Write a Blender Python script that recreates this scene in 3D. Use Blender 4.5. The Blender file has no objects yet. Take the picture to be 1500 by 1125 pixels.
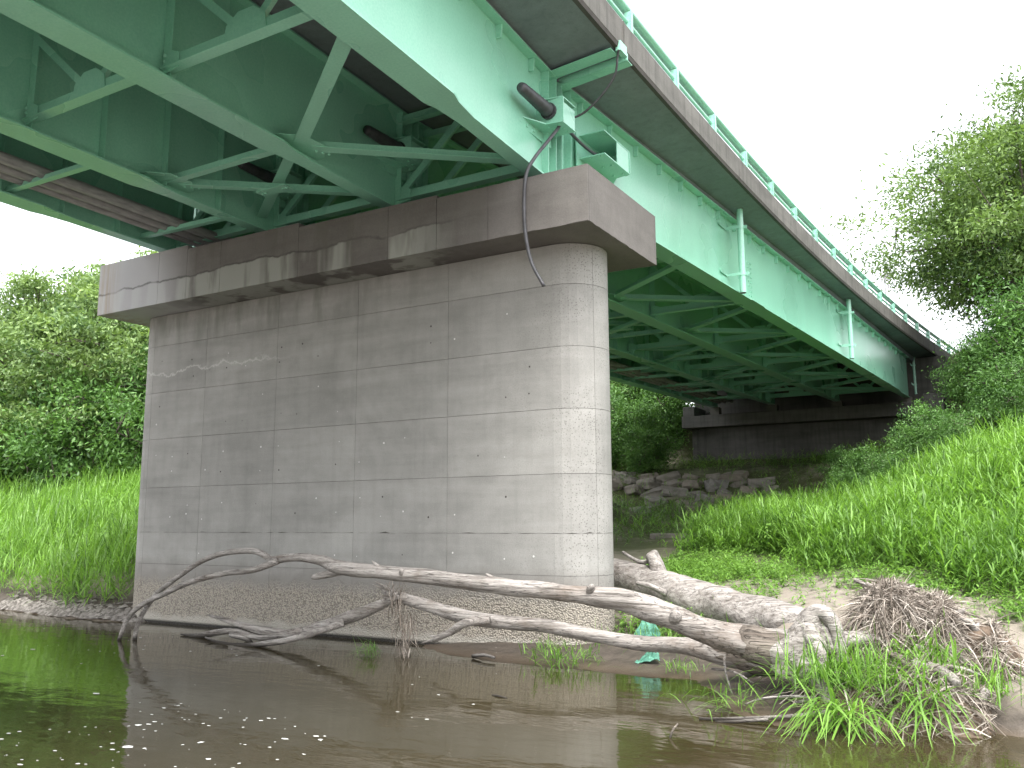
import bpy, math, random
import numpy as np
from mathutils import Vector, Matrix, noise as mnoise

random.seed(7)
rng = np.random.default_rng(7)
S = bpy.context.scene
COL = S.collection

# ------------------------------------------------------------------ camera, sky, sun, exposure
cam_d = bpy.data.cameras.new('camera')
cam = bpy.data.objects.new('camera', cam_d)
COL.objects.link(cam)
S.camera = cam
cam_d.sensor_fit = 'HORIZONTAL'
cam_d.sensor_width = 36.0
cam_d.lens = 36.0 * 1293.5 / 1500.0
cam_d.clip_end = 2000
_pi, _ro, _ya = math.radians(8.878), math.radians(-0.2375), math.radians(-30.598)
fw = Vector((math.sin(_ya) * math.cos(_pi), math.cos(_ya) * math.cos(_pi), math.sin(_pi)))
r0 = Vector((math.cos(_ya), -math.sin(_ya), 0))
u0 = r0.cross(fw)
rr = r0 * math.cos(_ro) + u0 * math.sin(_ro)
uu = u0 * math.cos(_ro) - r0 * math.sin(_ro)
m = Matrix((rr, uu, -fw)).transposed().to_4x4()
m.translation = Vector((12.966, -10.887, 0.160))
cam.matrix_world = m

SUN_EL, SUN_AZ = math.radians(62), math.radians(150)   # azimuth clockwise from +Y
world = bpy.data.worlds.new('World')
S.world = world
world.use_nodes = True
wn = world.node_tree.nodes
wl = world.node_tree.links
sky = wn.new('ShaderNodeTexSky')
sky.sky_type = 'NISHITA'
sky.sun_disc = False
sky.sun_elevation = SUN_EL
sky.sun_rotation = SUN_AZ
sky.air_density = 1.0
sky.dust_density = 4.0
hs = wn.new('ShaderNodeHueSaturation')
hs.inputs['Saturation'].default_value = 0.18
hs.inputs['Value'].default_value = 1.0
wl.new(sky.outputs[0], hs.inputs['Color'])
wl.new(hs.outputs[0], wn['Background'].inputs['Color'])
wn['Background'].inputs['Strength'].default_value = 0.15

sun_d = bpy.data.lights.new('sun', 'SUN')
sun_d.energy = 0.9
sun_d.angle = math.radians(25)
sun_d.color = (1.0, 0.97, 0.92)
sun = bpy.data.objects.new('sun', sun_d)
COL.objects.link(sun)
sd = Vector((math.sin(SUN_AZ) * math.cos(SUN_EL), math.cos(SUN_AZ) * math.cos(SUN_EL), math.sin(SUN_EL)))
sun.rotation_euler = (-sd).to_track_quat('-Z', 'Y').to_euler()
sun.location = (20, -30, 40)

S.view_settings.view_transform = 'Standard'
S.view_settings.look = 'None'
S.view_settings.gamma = 1.0
S.view_settings.exposure = 2.15
S.view_settings.use_curve_mapping = False
S.cycles.max_bounces = 10
S.cycles.diffuse_bounces = 6
S.cycles.glossy_bounces = 3
S.cycles.transparent_max_bounces = 12

# ------------------------------------------------------------------ helpers: objects
def tag(o, label=None, cat=None, group=None, kind=None):
    if label: o['label'] = label
    if cat: o['category'] = cat
    if group: o['group'] = group
    if kind: o['kind'] = kind
    return o

def thing(name, label, cat, loc=(0, 0, 0), group=None):
    o = bpy.data.objects.new(name, None)
    COL.objects.link(o)
    o.empty_display_size = 0.2
    o.location = loc
    return tag(o, label, cat, group)

def base_of(o):
    v = Vector((0, 0, 0))
    while o is not None:
        v += Vector(o.location)
        o = o.parent
    return v

class MB:
    def __init__(s): s.v = []; s.f = []; s.smooth = False
    def add(s, vs, fs):
        n = len(s.v)
        s.v += [tuple(p) for p in vs]
        s.f += [tuple(i + n for i in f) for f in fs]
        return s
    def box(s, x0, x1, y0, y1, z0, z1):
        vs = [(x0, y0, z0), (x1, y0, z0), (x1, y1, z0), (x0, y1, z0), (x0, y0, z1), (x1, y0, z1), (x1, y1, z1), (x0, y1, z1)]
        return s.add(vs, [(0, 3, 2, 1), (4, 5, 6, 7), (0, 1, 5, 4), (1, 2, 6, 5), (2, 3, 7, 6), (3, 0, 4, 7)])
    def bar(s, p0, p1, w, h, up=(0, 0, 1)):
        p0, p1 = Vector(p0), Vector(p1)
        d = (p1 - p0).normalized()
        up = Vector(up)
        if abs(d.dot(up)) > 0.98: up = Vector((1, 0, 0))
        side = d.cross(up).normalized() * (w / 2)
        u = side.cross(d).normalized() * (h / 2)
        vs = [p0 - side - u, p0 + side - u, p0 + side + u, p0 - side + u, p1 - side - u, p1 + side - u, p1 + side + u, p1 - side + u]
        return s.add(vs, [(0, 1, 2, 3), (4, 7, 6, 5), (0, 4, 5, 1), (1, 5, 6, 2), (2, 6, 7, 3), (3, 7, 4, 0)])
    def tee(s, p0, p1, w, h, t=0.012, up=(0, 0, 1)):
        """structural T: flange at the bottom (width w), stem of height h above it"""
        u = Vector(up)
        p0, p1 = Vector(p0), Vector(p1)
        s.bar(p0, p1, w, t, up)
        return s.bar(p0 + u * (h / 2 + t / 2), p1 + u * (h / 2 + t / 2), t, h, up)
    def poly(s, pts, off):
        """extrude planar polygon pts by vector off"""
        n = len(pts)
        off = Vector(off)
        a = [Vector(p) for p in pts]
        b = [p + off for p in a]
        return s.add(a + b, [tuple(range(n))[::-1], tuple(range(n, 2 * n))] + [(i, (i + 1) % n, n + (i + 1) % n, n + i) for i in range(n)])
    def tube(s, pts, rad, n=10, rough=0.0, capped=True, seed=0.0, bark=0.0):
        pts = [Vector(p) for p in pts]
        if not hasattr(rad, '__len__'): rad = [rad] * len(pts)
        vs = []; fs = []
        prev = None
        for i, p in enumerate(pts):
            d = (pts[min(i + 1, len(pts) - 1)] - pts[max(i - 1, 0)]).normalized()
            if prev is None:
                a = d.cross(Vector((0, 0, 1)))
                if a.length < 0.1: a = d.cross(Vector((1, 0, 0)))
                a.normalize()
            else:
                a = (prev - d * prev.dot(d)).normalized()
            prev = a
            b = d.cross(a)
            for k in range(n):
                t = 2 * math.pi * k / n
                r = rad[i]
                if rough:
                    q = p * 3.1 + Vector((math.cos(t), math.sin(t), seed)) * 0.9
                    r *= 1 + rough * mnoise.noise(q) + bark * mnoise.noise(Vector((math.cos(t) * 4, math.sin(t) * 4, i * 0.25 + seed)))
                vs.append(p + (a * math.cos(t) + b * math.sin(t)) * r)
        for i in range(len(pts) - 1):
            for k in range(n):
                fs.append((i * n + k, i * n + (k + 1) % n, (i + 1) * n + (k + 1) % n, (i + 1) * n + k))
        if capped:
            fs.append(tuple(range(n))[::-1])
            fs.append(tuple(range((len(pts) - 1) * n, len(pts) * n)))
        return s.add(vs, fs)
    def build(s, name, mat, parent=None, smooth=False, bevel=0.0):
        b = base_of(parent) if parent else Vector((0, 0, 0))
        me = bpy.data.meshes.new(name)
        me.from_pydata([(p[0] - b.x, p[1] - b.y, p[2] - b.z) for p in s.v], [], s.f)
        if mat: me.materials.append(mat)
        if smooth: me.polygons.foreach_set('use_smooth', [True] * len(me.polygons))
        me.update()
        o = bpy.data.objects.new(name, me)
        COL.objects.link(o)
        if parent: o.parent = parent
        if bevel:
            md = o.modifiers.new('bevel', 'BEVEL'); md.width = bevel; md.segments = 2; md.limit_method = 'ANGLE'
        return o

def cr(pts, n=6):
    """Catmull-Rom densify of (x,y,z,r) points -> pts, radii"""
    P = [np.array(p, float) for p in pts]
    P = [2 * P[0] - P[1]] + P + [2 * P[-1] - P[-2]]
    out = []
    for i in range(1, len(P) - 2):
        for k in range(n):
            t = k / n
            a, b, c_, d = P[i - 1], P[i], P[i + 1], P[i + 2]
            out.append(0.5 * (2 * b + (c_ - a) * t + (2 * a - 5 * b + 4 * c_ - d) * t * t + (3 * b - a - 3 * c_ + d) * t ** 3))
    out.append(P[-2])
    return [tuple(o[:3]) for o in out], [max(0.003, o[3]) for o in out]

def np_mesh(name, V, F, mat, parent=None, tint=None, smooth=False):
    """V (n,3) float; F (m,k) int, constant k"""
    b = base_of(parent) if parent else Vector((0, 0, 0))
    me = bpy.data.meshes.new(name)
    V = np.asarray(V, np.float32) - np.array(b, np.float32)
    k = F.shape[1]
    me.vertices.add(len(V)); me.vertices.foreach_set('co', V.ravel())
    me.loops.add(F.size); me.loops.foreach_set('vertex_index', F.astype(np.int32).ravel())
    me.polygons.add(len(F))
    me.polygons.foreach_set('loop_start', np.arange(0, F.size, k, dtype=np.int32))
    if smooth: me.polygons.foreach_set('use_smooth', np.ones(len(F), bool))
    if tint is not None:
        at = me.attributes.new('tint', 'FLOAT', 'POINT')
        at.data.foreach_set('value', np.asarray(tint, np.float32))
    me.materials.append(mat)
    me.update(calc_edges=True)
    me.validate()
    o = bpy.data.objects.new(name, me)
    COL.objects.link(o)
    if parent: o.parent = parent
    return o

# ------------------------------------------------------------------ helpers: materials
class NT:
    def __init__(s, name):
        s.m = bpy.data.materials.new(name)
        s.m.use_nodes = True
        s.t = s.m.node_tree
        s.b = s.t.nodes['Principled BSDF']
        s.out = s.t.nodes['Material Output']
        s._pos = None
    def n(s, typ, **kw):
        nd = s.t.nodes.new(typ)
        for k, v in kw.items(): setattr(nd, k, v)
        return nd
    def put(s, sock, val):
        if val is None: return
        if isinstance(val, bpy.types.NodeSocket): s.t.links.new(val, sock)
        else: sock.default_value = val
    def pos(s):
        if s._pos is None: s._pos = s.n('ShaderNodeNewGeometry').outputs['Position']
        return s._pos
    def objco(s): return s.n('ShaderNodeTexCoord').outputs['Object']
    def scale(s, vec, sc):
        nd = s.n('ShaderNodeMapping'); s.put(nd.inputs['Vector'], vec); nd.inputs['Scale'].default_value = sc
        return nd.outputs[0]
    def noise(s, vec, sc, det=4, rough=0.55, dist=0.0):
        nd = s.n('ShaderNodeTexNoise')
        s.put(nd.inputs['Vector'], vec); nd.inputs['Scale'].default_value = sc
        nd.inputs['Detail'].default_value = det; nd.inputs['Roughness'].default_value = rough; nd.inputs['Distortion'].default_value = dist
        return nd.outputs['Fac']
    def voro(s, vec, sc, feature='F1'):
        nd = s.n('ShaderNodeTexVoronoi'); nd.feature = feature
        s.put(nd.inputs['Vector'], vec); nd.inputs['Scale'].default_value = sc
        return nd.outputs['Distance']
    def ramp(s, fac, stops):
        nd = s.n('ShaderNodeValToRGB')
        el = nd.color_ramp.elements
        while len(el) < len(stops): el.new(0.5)
        for e, (p, c) in zip(el, stops):
            e.position = p
            e.color = (c, c, c, 1) if not hasattr(c, '__len__') else (c[0], c[1], c[2], 1)
        s.put(nd.inputs[0], fac)
        return nd.outputs[0]
    def mix(s, fac, a, b, mode='MIX'):
        nd = s.n('ShaderNodeMix'); nd.data_type = 'RGBA'; nd.blend_type = mode
        s.put(nd.inputs[0], fac)
        for k, v in ((6, a), (7, b)):
            if not isinstance(v, bpy.types.NodeSocket): v = (v, v, v, 1) if not hasattr(v, '__len__') else (v[0], v[1], v[2], 1)
            s.put(nd.inputs[k], v)
        return nd.outputs[2]
    def math(s, op, a, b=None, clamp=False):
        nd = s.n('ShaderNodeMath'); nd.operation = op; nd.use_clamp = clamp
        s.put(nd.inputs[0], a)
        if b is not None: s.put(nd.inputs[1], b)
        return nd.outputs[0]
    def xyz(s, vec):
        nd = s.n('ShaderNodeSeparateXYZ'); s.put(nd.inputs[0], vec); return nd.outputs
    def rng(s, v, a, b, c=0.0, d=1.0):
        nd = s.n('ShaderNodeMapRange'); s.put(nd.inputs[0], v)
        for i, q in enumerate((a, b, c, d)): nd.inputs[i + 1].default_value = q
        return nd.outputs[0]
    def rand(s): return s.n('ShaderNodeObjectInfo').outputs['Random']
    def attr(s, name): return s.n('ShaderNodeAttribute', attribute_name=name).outputs['Fac']
    def bump(s, h, strength, dist):
        nd = s.n('ShaderNodeBump'); nd.inputs['Strength'].default_value = strength; nd.inputs['Distance'].default_value = dist
        s.put(nd.inputs['Height'], h); s.t.links.new(nd.outputs[0], s.b.inputs['Normal'])
        return nd.outputs[0]
    def fin(s, col=None, rough=None, spec=None):
        s.put(s.b.inputs['Base Color'], (col[0], col[1], col[2], 1) if (col is not None and not isinstance(col, bpy.types.NodeSocket)) else col)
        s.put(s.b.inputs['Roughness'], rough)
        s.put(s.b.inputs['Specular IOR Level'], spec)
        return s.m

def paint_mat(name, col, rough=0.38, dirt=0.25):
    q = NT(name); p = q.pos()
    a = q.noise(p, 0.7, 2, 0.5)
    b = q.noise(q.scale(p, (3, 3, 0.3)), 1.2, 3, 0.5)
    f = q.mix(0.3, a, b)
    c = q.mix(q.ramp(f, [(0.3, 0.0), (0.7, 1.0)]), tuple(x * (1 - dirt) for x in col), tuple(min(1, x * 1.06) for x in col))
    g = q.noise(p, 35, 3)
    c = q.mix(0.06, c, q.ramp(g, [(0.3, 0.0), (0.7, 1.0)]))
    q.bump(q.noise(p, 5, 3), 0.06, 0.01)
    q.b.inputs['Coat Weight'].default_value = 0.25; q.b.inputs['Coat Roughness'].default_value = 0.16
    return q.fin(c, q.ramp(a, [(0.3, rough - 0.12), (0.75, rough + 0.02)]), 0.65)

def concrete_mat(name, lo, hi, pier=False, cap=False, streak=0.35, randv=0.0, wood=False, pits=0.5):
    q = NT(name); p = q.pos()
    x, y, z = q.xyz(p)
    big = q.noise(p, 0.45, 5, 0.6, 0.6)
    med = q.noise(p, 2.2, 6, 0.65, 0.3)
    horiz = q.noise(q.scale(p, (0.35, 0.35, 3.2)), 1.3, 5, 0.6, 0.4)
    vert = q.noise(q.scale(p, (6, 6, 0.35)), 1.2, 4, 0.65)
    f = q.math('ADD', q.math('MULTIPLY', big, 0.42), q.math('ADD', q.math('MULTIPLY', med, 0.28), q.math('MULTIPLY', horiz, 0.30)))
    c = q.mix(q.ramp(f, [(0.36, 0.0), (0.62, 1.0)]), lo, hi)
    c = q.mix(q.math('MULTIPLY', q.ramp(vert, [(0.48, 0.0), (0.68, 1.0)]), streak), c, tuple(v * 0.5 for v in lo))
    fine = q.noise(p, 60, 4, 0.7)
    c = q.mix(0.28, c, q.mix(1.0, c, q.ramp(fine, [(0.35, 0.45), (0.65, 1.0)]), 'MULTIPLY'))
    spk = q.voro(p, 55)
    c = q.mix(q.math('MULTIPLY', q.ramp(spk, [(0.12, 1.0), (0.2, 0.0)]), q.ramp(med, [(0.55, 0.0), (0.8, pits)])), c, tuple(v * 0.3 for v in lo))
    h = q.math('ADD', q.math('MULTIPLY', fine, 0.4), q.math('MULTIPLY', med, 1.2))
    if randv:
        r = q.rand()
        c = q.mix(1.0, c, q.ramp(r, [(0.0, 1 - randv), (1.0, 1.0)]), 'MULTIPLY')
    if pier:
        wob = q.math('ADD', z, q.math('MULTIPLY', q.math('SUBTRACT', med, 0.5), 0.35))
        # weathered drip stains under the cap (own shape), washed pebbly zone above the water
        top = q.math('MULTIPLY', q.math('MULTIPLY', q.rng(wob, 3.3, 3.8), q.ramp(q.noise(q.scale(p, (2.2, 2.2, 0.5)), 1.2, 4, 0.6), [(0.45, 0.0), (0.62, 0.6)])), q.rng(x, 5.5, 3.0))
        c = q.mix(top, c, (0.11, 0.115, 0.095))
        band = q.math('MULTIPLY', q.rng(wob, -0.42, -0.72), 0.55)
        c = q.mix(band, c, (0.15, 0.135, 0.12))
        peb = q.voro(p, 42)
        pm = q.rng(wob, -0.75, -1.0)
        c = q.mix(pm, c, q.ramp(peb, [(0.1, (0.36, 0.32, 0.26)), (0.45, (0.28, 0.255, 0.215)), (0.75, (0.165, 0.148, 0.126))]))
        # rough honeycomb towards the right-hand nose
        hx = q.math('MULTIPLY', q.rng(x, 6.2, 7.6), q.ramp(q.noise(p, 1.1, 4), [(0.4, 0.0), (0.6, 1.0)]))
        pv = q.voro(p, 30)
        c = q.mix(q.math('MULTIPLY', hx, q.ramp(pv, [(0.15, 0.75), (0.35, 0.0)])), c, (0.09, 0.085, 0.075))
        c = q.mix(q.rng(wob, -1.42, -1.5), c, (0.33, 0.31, 0.27))
        c = q.mix(q.rng(z, -1.545, -1.585), c, (0.025, 0.023, 0.02))
        h = q.math('SUBTRACT', h, q.math('MULTIPLY', pm, q.math('MULTIPLY', peb, 5.0)))
        # pale lime crack
        zz = q.math('ADD', z, q.math('MULTIPLY', q.math('SUBTRACT', q.noise(p, 1.4, 5, 0.7), 0.5), 0.7))
        cr_ = q.math('MULTIPLY', q.ramp(q.math('ABSOLUTE', q.math('SUBTRACT', zz, 3.0)), [(0.0, 0.5), (0.03, 0.0)]), q.rng(x, 2.2, 1.2))
        c = q.mix(cr_, c, (0.5, 0.49, 0.46))
    if cap:
        zz = q.math('ADD', z, q.math('MULTIPLY', q.math('SUBTRACT', q.noise(p, 0.8, 5, 0.6), 0.5), 0.42))
        d = q.math('SUBTRACT', zz, 4.55)
        lowm = q.math('MULTIPLY', q.rng(d, 0.0, -0.02), q.ramp(q.noise(q.scale(p, (1.3, 1.3, 0.2)), 1.0, 3), [(0.44, 0.0), (0.5, 0.75)]))
        lowm = q.math('MULTIPLY', lowm, q.rng(x, 6.0, 5.0))
        c = q.mix(lowm, c, (0.30, 0.31, 0.28))
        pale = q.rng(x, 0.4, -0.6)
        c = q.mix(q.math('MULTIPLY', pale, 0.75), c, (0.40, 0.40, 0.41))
        line = q.math('MULTIPLY', q.ramp(q.math('ABSOLUTE', d), [(0.0, 0.8), (0.03, 0.0)]), q.math('MULTIPLY', q.rng(x, 6.6, 5.4), q.ramp(q.noise(p, 1.7, 3), [(0.38, 0.15), (0.55, 1.0)])))
        c = q.mix(line, c, (0.05, 0.05, 0.045))
        st = q.math('MULTIPLY', q.ramp(q.noise(q.scale(p, (3.2, 3.2, 0.45)), 1.1, 4, 0.6), [(0.55, 0.0), (0.64, 0.8)]), q.math('MULTIPLY', q.rng(x, -0.3, 0.3), q.rng(x, 7, 5.5)))
        c = q.mix(q.math('MULTIPLY', st, 0.65), c, (0.10, 0.095, 0.08))
        rust = q.math('MULTIPLY', q.rng(x, -1.7, -2.1), q.ramp(vert, [(0.42, 0.0), (0.6, 0.5)]))
        c = q.mix(rust, c, (0.25, 0.17, 0.09))
    q.bump(h, 0.5, 0.012)
    return q.fin(c, 0.85, 0.3)

def leaf_mat(name, dark, light, tr=0.35, rough=0.5):
    q = NT(name)
    t = q.attr('tint')
    c = q.ramp(t, [(0.0, dark), (1.0, light)])
    q.fin(c, rough, 0.35)
    tl = q.n('ShaderNodeBsdfTranslucent')
    q.put(tl.inputs['Color'], q.mix(1.0, c, (1.25, 1.3, 0.7), 'MULTIPLY'))
    mx = q.n('ShaderNodeMixShader'); mx.inputs[0].default_value = tr
    q.t.links.new(q.b.outputs[0], mx.inputs[1]); q.t.links.new(tl.outputs[0], mx.inputs[2])
    q.t.links.new(mx.outputs[0], q.out.inputs['Surface'])
    return q.m

def wood_mat(name, lo, hi, bark=False):
    q = NT(name); p = q.objco()
    a = q.noise(q.scale(p, (0.5, 7, 7)), 2.2, 6, 0.65, 0.5)
    b = q.noise(p, 1.3, 5, 0.65)
    b2 = q.noise(q.scale(p, (1.5, 4, 4)), 2.6, 5, 0.7, 0.8)
    c = q.mix(q.ramp(a, [(0.34, 0.0), (0.62, 1.0)]), lo, hi)
    brown = tuple(v * 0.45 for v in lo) if bark else (0.13, 0.092, 0.066)
    c = q.mix(q.ramp(b, [(0.55, 0.0), (0.68, 0.55)]), c, brown)
    c = q.mix(q.ramp(b2, [(0.60, 0.0), (0.68, 0.5)]), c, tuple(v * 0.5 for v in lo))
    crack = q.noise(q.scale(p, (0.28, 15, 15)), 2.0, 3, 0.5, 0.3)
    ck = q.ramp(q.math('ABSOLUTE', q.math('SUBTRACT', crack, 0.5)), [(0.0, 1.0), (0.022, 0.0)])
    c = q.mix(q.math('MULTIPLY', ck, 0.75 if not bark else 0.9), c, (0.035, 0.028, 0.022))
    fine = q.noise(q.scale(p, (3, 30, 30)), 4.0, 4, 0.7)
    c = q.mix(0.4, c, q.mix(1.0, c, q.ramp(fine, [(0.38, 0.3), (0.58, 1.0)]), 'MULTIPLY'))
    z = q.xyz(q.pos())[2]
    c = q.mix(q.rng(z, -1.54, -1.60), c, (0.035, 0.03, 0.025))
    h = q.math('SUBTRACT', q.math('ADD', a, q.math('MULTIPLY', fine, 0.5)), q.math('MULTIPLY', ck, 0.8))
    q.bump(h, 0.8 if not bark else 1.0, 0.02)
    return q.fin(c, 0.82, 0.25)

M = {}
M['green'] = paint_mat('green_paint', (0.235, 0.56, 0.405), 0.36, 0.10)
M['rail_green'] = paint_mat('rail_green_paint', (0.25, 0.55, 0.41), 0.35, 0.10)
M['pier'] = concrete_mat('pier_concrete', (0.21, 0.206, 0.192), (0.335, 0.328, 0.308), pier=True, streak=0.10, randv=0.11)
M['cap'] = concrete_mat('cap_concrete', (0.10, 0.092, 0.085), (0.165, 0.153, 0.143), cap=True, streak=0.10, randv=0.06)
M['parapet'] = concrete_mat('parapet_concrete', (0.095, 0.091, 0.084), (0.175, 0.168, 0.155), streak=0.5)
M['soffit'] = concrete_mat('soffit_concrete', (0.125, 0.15, 0.16), (0.215, 0.25, 0.262), streak=0.2)
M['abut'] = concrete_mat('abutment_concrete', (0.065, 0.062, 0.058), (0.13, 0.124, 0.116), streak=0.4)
M['edge'] = concrete_mat('drip_edge_concrete', (0.06, 0.056, 0.052), (0.11, 0.10, 0.095), streak=0.2)
q = NT('dark_gap'); M['core'] = q.fin((0.11, 0.105, 0.095), 0.9, 0.1)
q = NT('black_rubber'); q.bump(q.noise(q.pos(), 60, 2), 0.1, 0.002); M['rubber'] = q.fin(q.ramp(q.noise(q.pos(), 6, 3), [(0.3, (0.03, 0.03, 0.033)), (0.7, (0.075, 0.075, 0.082))]), 0.45, 0.4)
q = NT('utility_pipe_grey'); M['upipe'] = q.fin(q.ramp(q.noise(q.scale(q.pos(), (8, 1.5, 8)), 3, 4), [(0.3, (0.22, 0.215, 0.215)), (0.7, (0.40, 0.39, 0.39))]), 0.5, 0.5)
q = NT('asphalt'); M['asphalt'] = q.fin(q.ramp(q.noise(q.pos(), 30, 4), [(0.3, (0.035, 0.035, 0.036)), (0.7, (0.07, 0.07, 0.07))]), 0.9, 0.3)
M['drift'] = wood_mat('bleached_driftwood', (0.17, 0.15, 0.132), (0.40, 0.372, 0.345))
M['bark'] = wood_mat('weathered_bark', (0.09, 0.072, 0.058), (0.27, 0.235, 0.20), bark=True)
M['treebark'] = wood_mat('tree_bark', (0.06, 0.05, 0.04), (0.17, 0.145, 0.12), bark=True)
M['reed'] = leaf_mat('reed_grass', (0.05, 0.12, 0.018), (0.215, 0.39, 0.075), 0.4, 0.42)
M['weed'] = leaf_mat('weed_leaf', (0.05, 0.12, 0.02), (0.20, 0.36, 0.07), 0.35)
M['willow'] = leaf_mat('willow_leaf', (0.055, 0.112, 0.036), (0.25, 0.36, 0.125), 0.3)  # leaf colours lifted and greyed to stand in for haze over the trees
M['dense'] = leaf_mat('broad_leaf', (0.045, 0.092, 0.026), (0.185, 0.285, 0.075), 0.3)
M['fern'] = leaf_mat('fern_leaf', (0.035, 0.09, 0.02), (0.125, 0.25, 0.06), 0.3)
q = NT('dry_straw')
M['straw'] = q.fin(q.ramp(q.attr('tint'), [(0.0, (0.05, 0.04, 0.03)), (0.5, (0.20, 0.168, 0.14)), (1.0, (0.42, 0.38, 0.335))]), 0.85, 0.2)
q = NT('river_stone'); p_ = q.pos()
M['stone'] = q.fin(q.mix(q.rand(), q.ramp(q.noise(p_, 3, 6, 0.65), [(0.3, (0.095, 0.082, 0.066)), (0.7, (0.20, 0.175, 0.142))]), q.ramp(q.noise(p_, 4, 6, 0.65), [(0.3, (0.095, 0.092, 0.082)), (0.7, (0.21, 0.20, 0.183))])), 0.9, 0.2)
q.bump(q.noise(p_, 14, 5), 0.5, 0.02)
q = NT('pale_gravel'); M['gravel'] = q.fin(q.ramp(q.attr('tint'), [(0.0, (0.07, 0.062, 0.054)), (1.0, (0.24, 0.22, 0.20))]), 0.9, 0.2)
q = NT('foam'); M['foam'] = q.fin((0.55, 0.55, 0.52), 0.7, 0.2)
q = NT('green_mesh_cloth'); M['cloth'] = q.fin(q.ramp(q.noise(q.pos(), 12, 4), [(0.3, (0.05, 0.16, 0.115)), (0.7, (0.11, 0.265, 0.20))]), 0.7, 0.2)
q = NT('mast_steel'); M['mast'] = q.fin((0.30, 0.29, 0.31), 0.6, 0.4)
q = NT('tie_plug'); M['plug'] = q.fin(q.ramp(q.attr('tint'), [(0.45, (0.06, 0.055, 0.05)), (0.55, (0.55, 0.54, 0.52))]), 0.8, 0.2)

# ------------------------------------------------------------------ terrain
WZ = -1.62
SX = np.array([-400, -100, -30, -6, -3.2, -1.5, -1.0, 4.5, 5.2, 6.5, 9.4, 9.9, 10.25, 10.8, 11.4, 11.8, 12.03, 12.5, 13.5, 20, 100, 400], float)
SY = np.array([30, 8, 2.5, 0.1, -0.25, -0.2, 0.3, 0.3, -0.25, -0.89, -0.85, -1.5, -2.45, -2.7, -2.7, -2.15, -1.55, -1.6, -1.6, -2.2, -6, -20], float)
def vnoise(X, Y, sc, seed=0):
    """smooth value noise in [-1,1]"""
    r = np.random.default_rng(1000 + seed)
    tab = r.uniform(-1, 1, (64, 64))
    x, y = X * sc, Y * sc
    xi, yi = np.floor(x).astype(int), np.floor(y).astype(int)
    fx, fy = x - xi, y - yi
    fx, fy = fx * fx * (3 - 2 * fx), fy * fy * (3 - 2 * fy)
    g = lambda a, b: tab[a % 64, b % 64]
    return (g(xi, yi) * (1 - fx) + g(xi + 1, yi) * fx) * (1 - fy) + (g(xi, yi + 1) * (1 - fx) + g(xi + 1, yi + 1) * fx) * fy
def sstep(a, b, x):
    t = np.clip((x - a) / (b - a), 0, 1); return t * t * (3 - 2 * t)
def ground(X, Y):
    X = np.asarray(X, float); Y = np.asarray(Y, float)
    d2 = np.interp(X, [-60, -10, 2, 6, 9, 13, 18, 40], [-4.0, -7.0, -8.6, -8.2, -6.4, -4.3, -3.6, -4.5]) - Y + 0.12 * vnoise(X, Y, 0.8, 6)
    d = Y - np.interp(X, SX, SY) + 0.10 * vnoise(X, Y, 0.9, 1) + 0.05 * vnoise(X, Y, 2.7, 2)
    right = np.interp(d, [-30, -16, -9, -3, -1, 0, 0.5, 0.9, 1.5, 2.0, 2.8, 4, 6, 10, 15, 20, 21.5, 24, 26, 30, 60, 300],
                      [-0.9, -0.9, -0.9, -0.75, -0.32, 0, 0.07, 0.14, 0.24, 0.40, 0.60, 0.76, 0.92, 1.22, 1.6, 2.2, 2.7, 3.75, 4.05, 4.2, 5.5, 9])
    left = np.interp(d, [-30, -16, -9, -3, -1, 0, 0.4, 1, 2, 3, 6, 10, 20, 60, 300],
                     [-0.9, -0.9, -0.9, -0.75, -0.32, 0, 0.16, 0.5, 1.0, 1.5, 2.5, 3.3, 3.8, 4.5, 9])
    w = sstep(-3.0, 3.5, X + 0.0 * Y)
    w = np.where(Y > 16, sstep(-10 , -3, X), w) * sstep(10, 20, Y) + w * (1 - sstep(10, 20, Y))
    z = WZ + left * (1 - w) + right * w
    # the right bank rises away from the bridge; road embankment behind the abutment
    z = z + sstep(9.0, 15.5, X + 0.12 * (Y - 4)) * sstep(1.6, 10, Y) * 1.85
    z = z + sstep(28, 34, Y) * sstep(16, 10, np.abs(X - 5)) * 3.4
    # low sandbar at the water's edge
    z = z + 0.44 * np.exp(-(((X - 12.98) / 0.78) ** 2 + ((Y + 1.62) / 0.55) ** 2)) 
    nb = WZ + np.interp(d2, [-1.5, 0, 0.6, 2.5, 8, 20, 60, 300], [-0.8, 0, 0.1, 0.2, 0.55, 1.6, 3.0, 8.0])
    z = np.where(d2 > -1.5, np.where(d < -0.3, np.maximum(z, nb), z), z)
    z = z + 0.05 * vnoise(X, Y, 0.55, 3) * sstep(0.2, 3, d) + 0.018 * vnoise(X, Y, 3.5, 4) + 0.10 * vnoise(X, Y, 0.3, 5) * sstep(3, 8, d)
    return z

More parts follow.
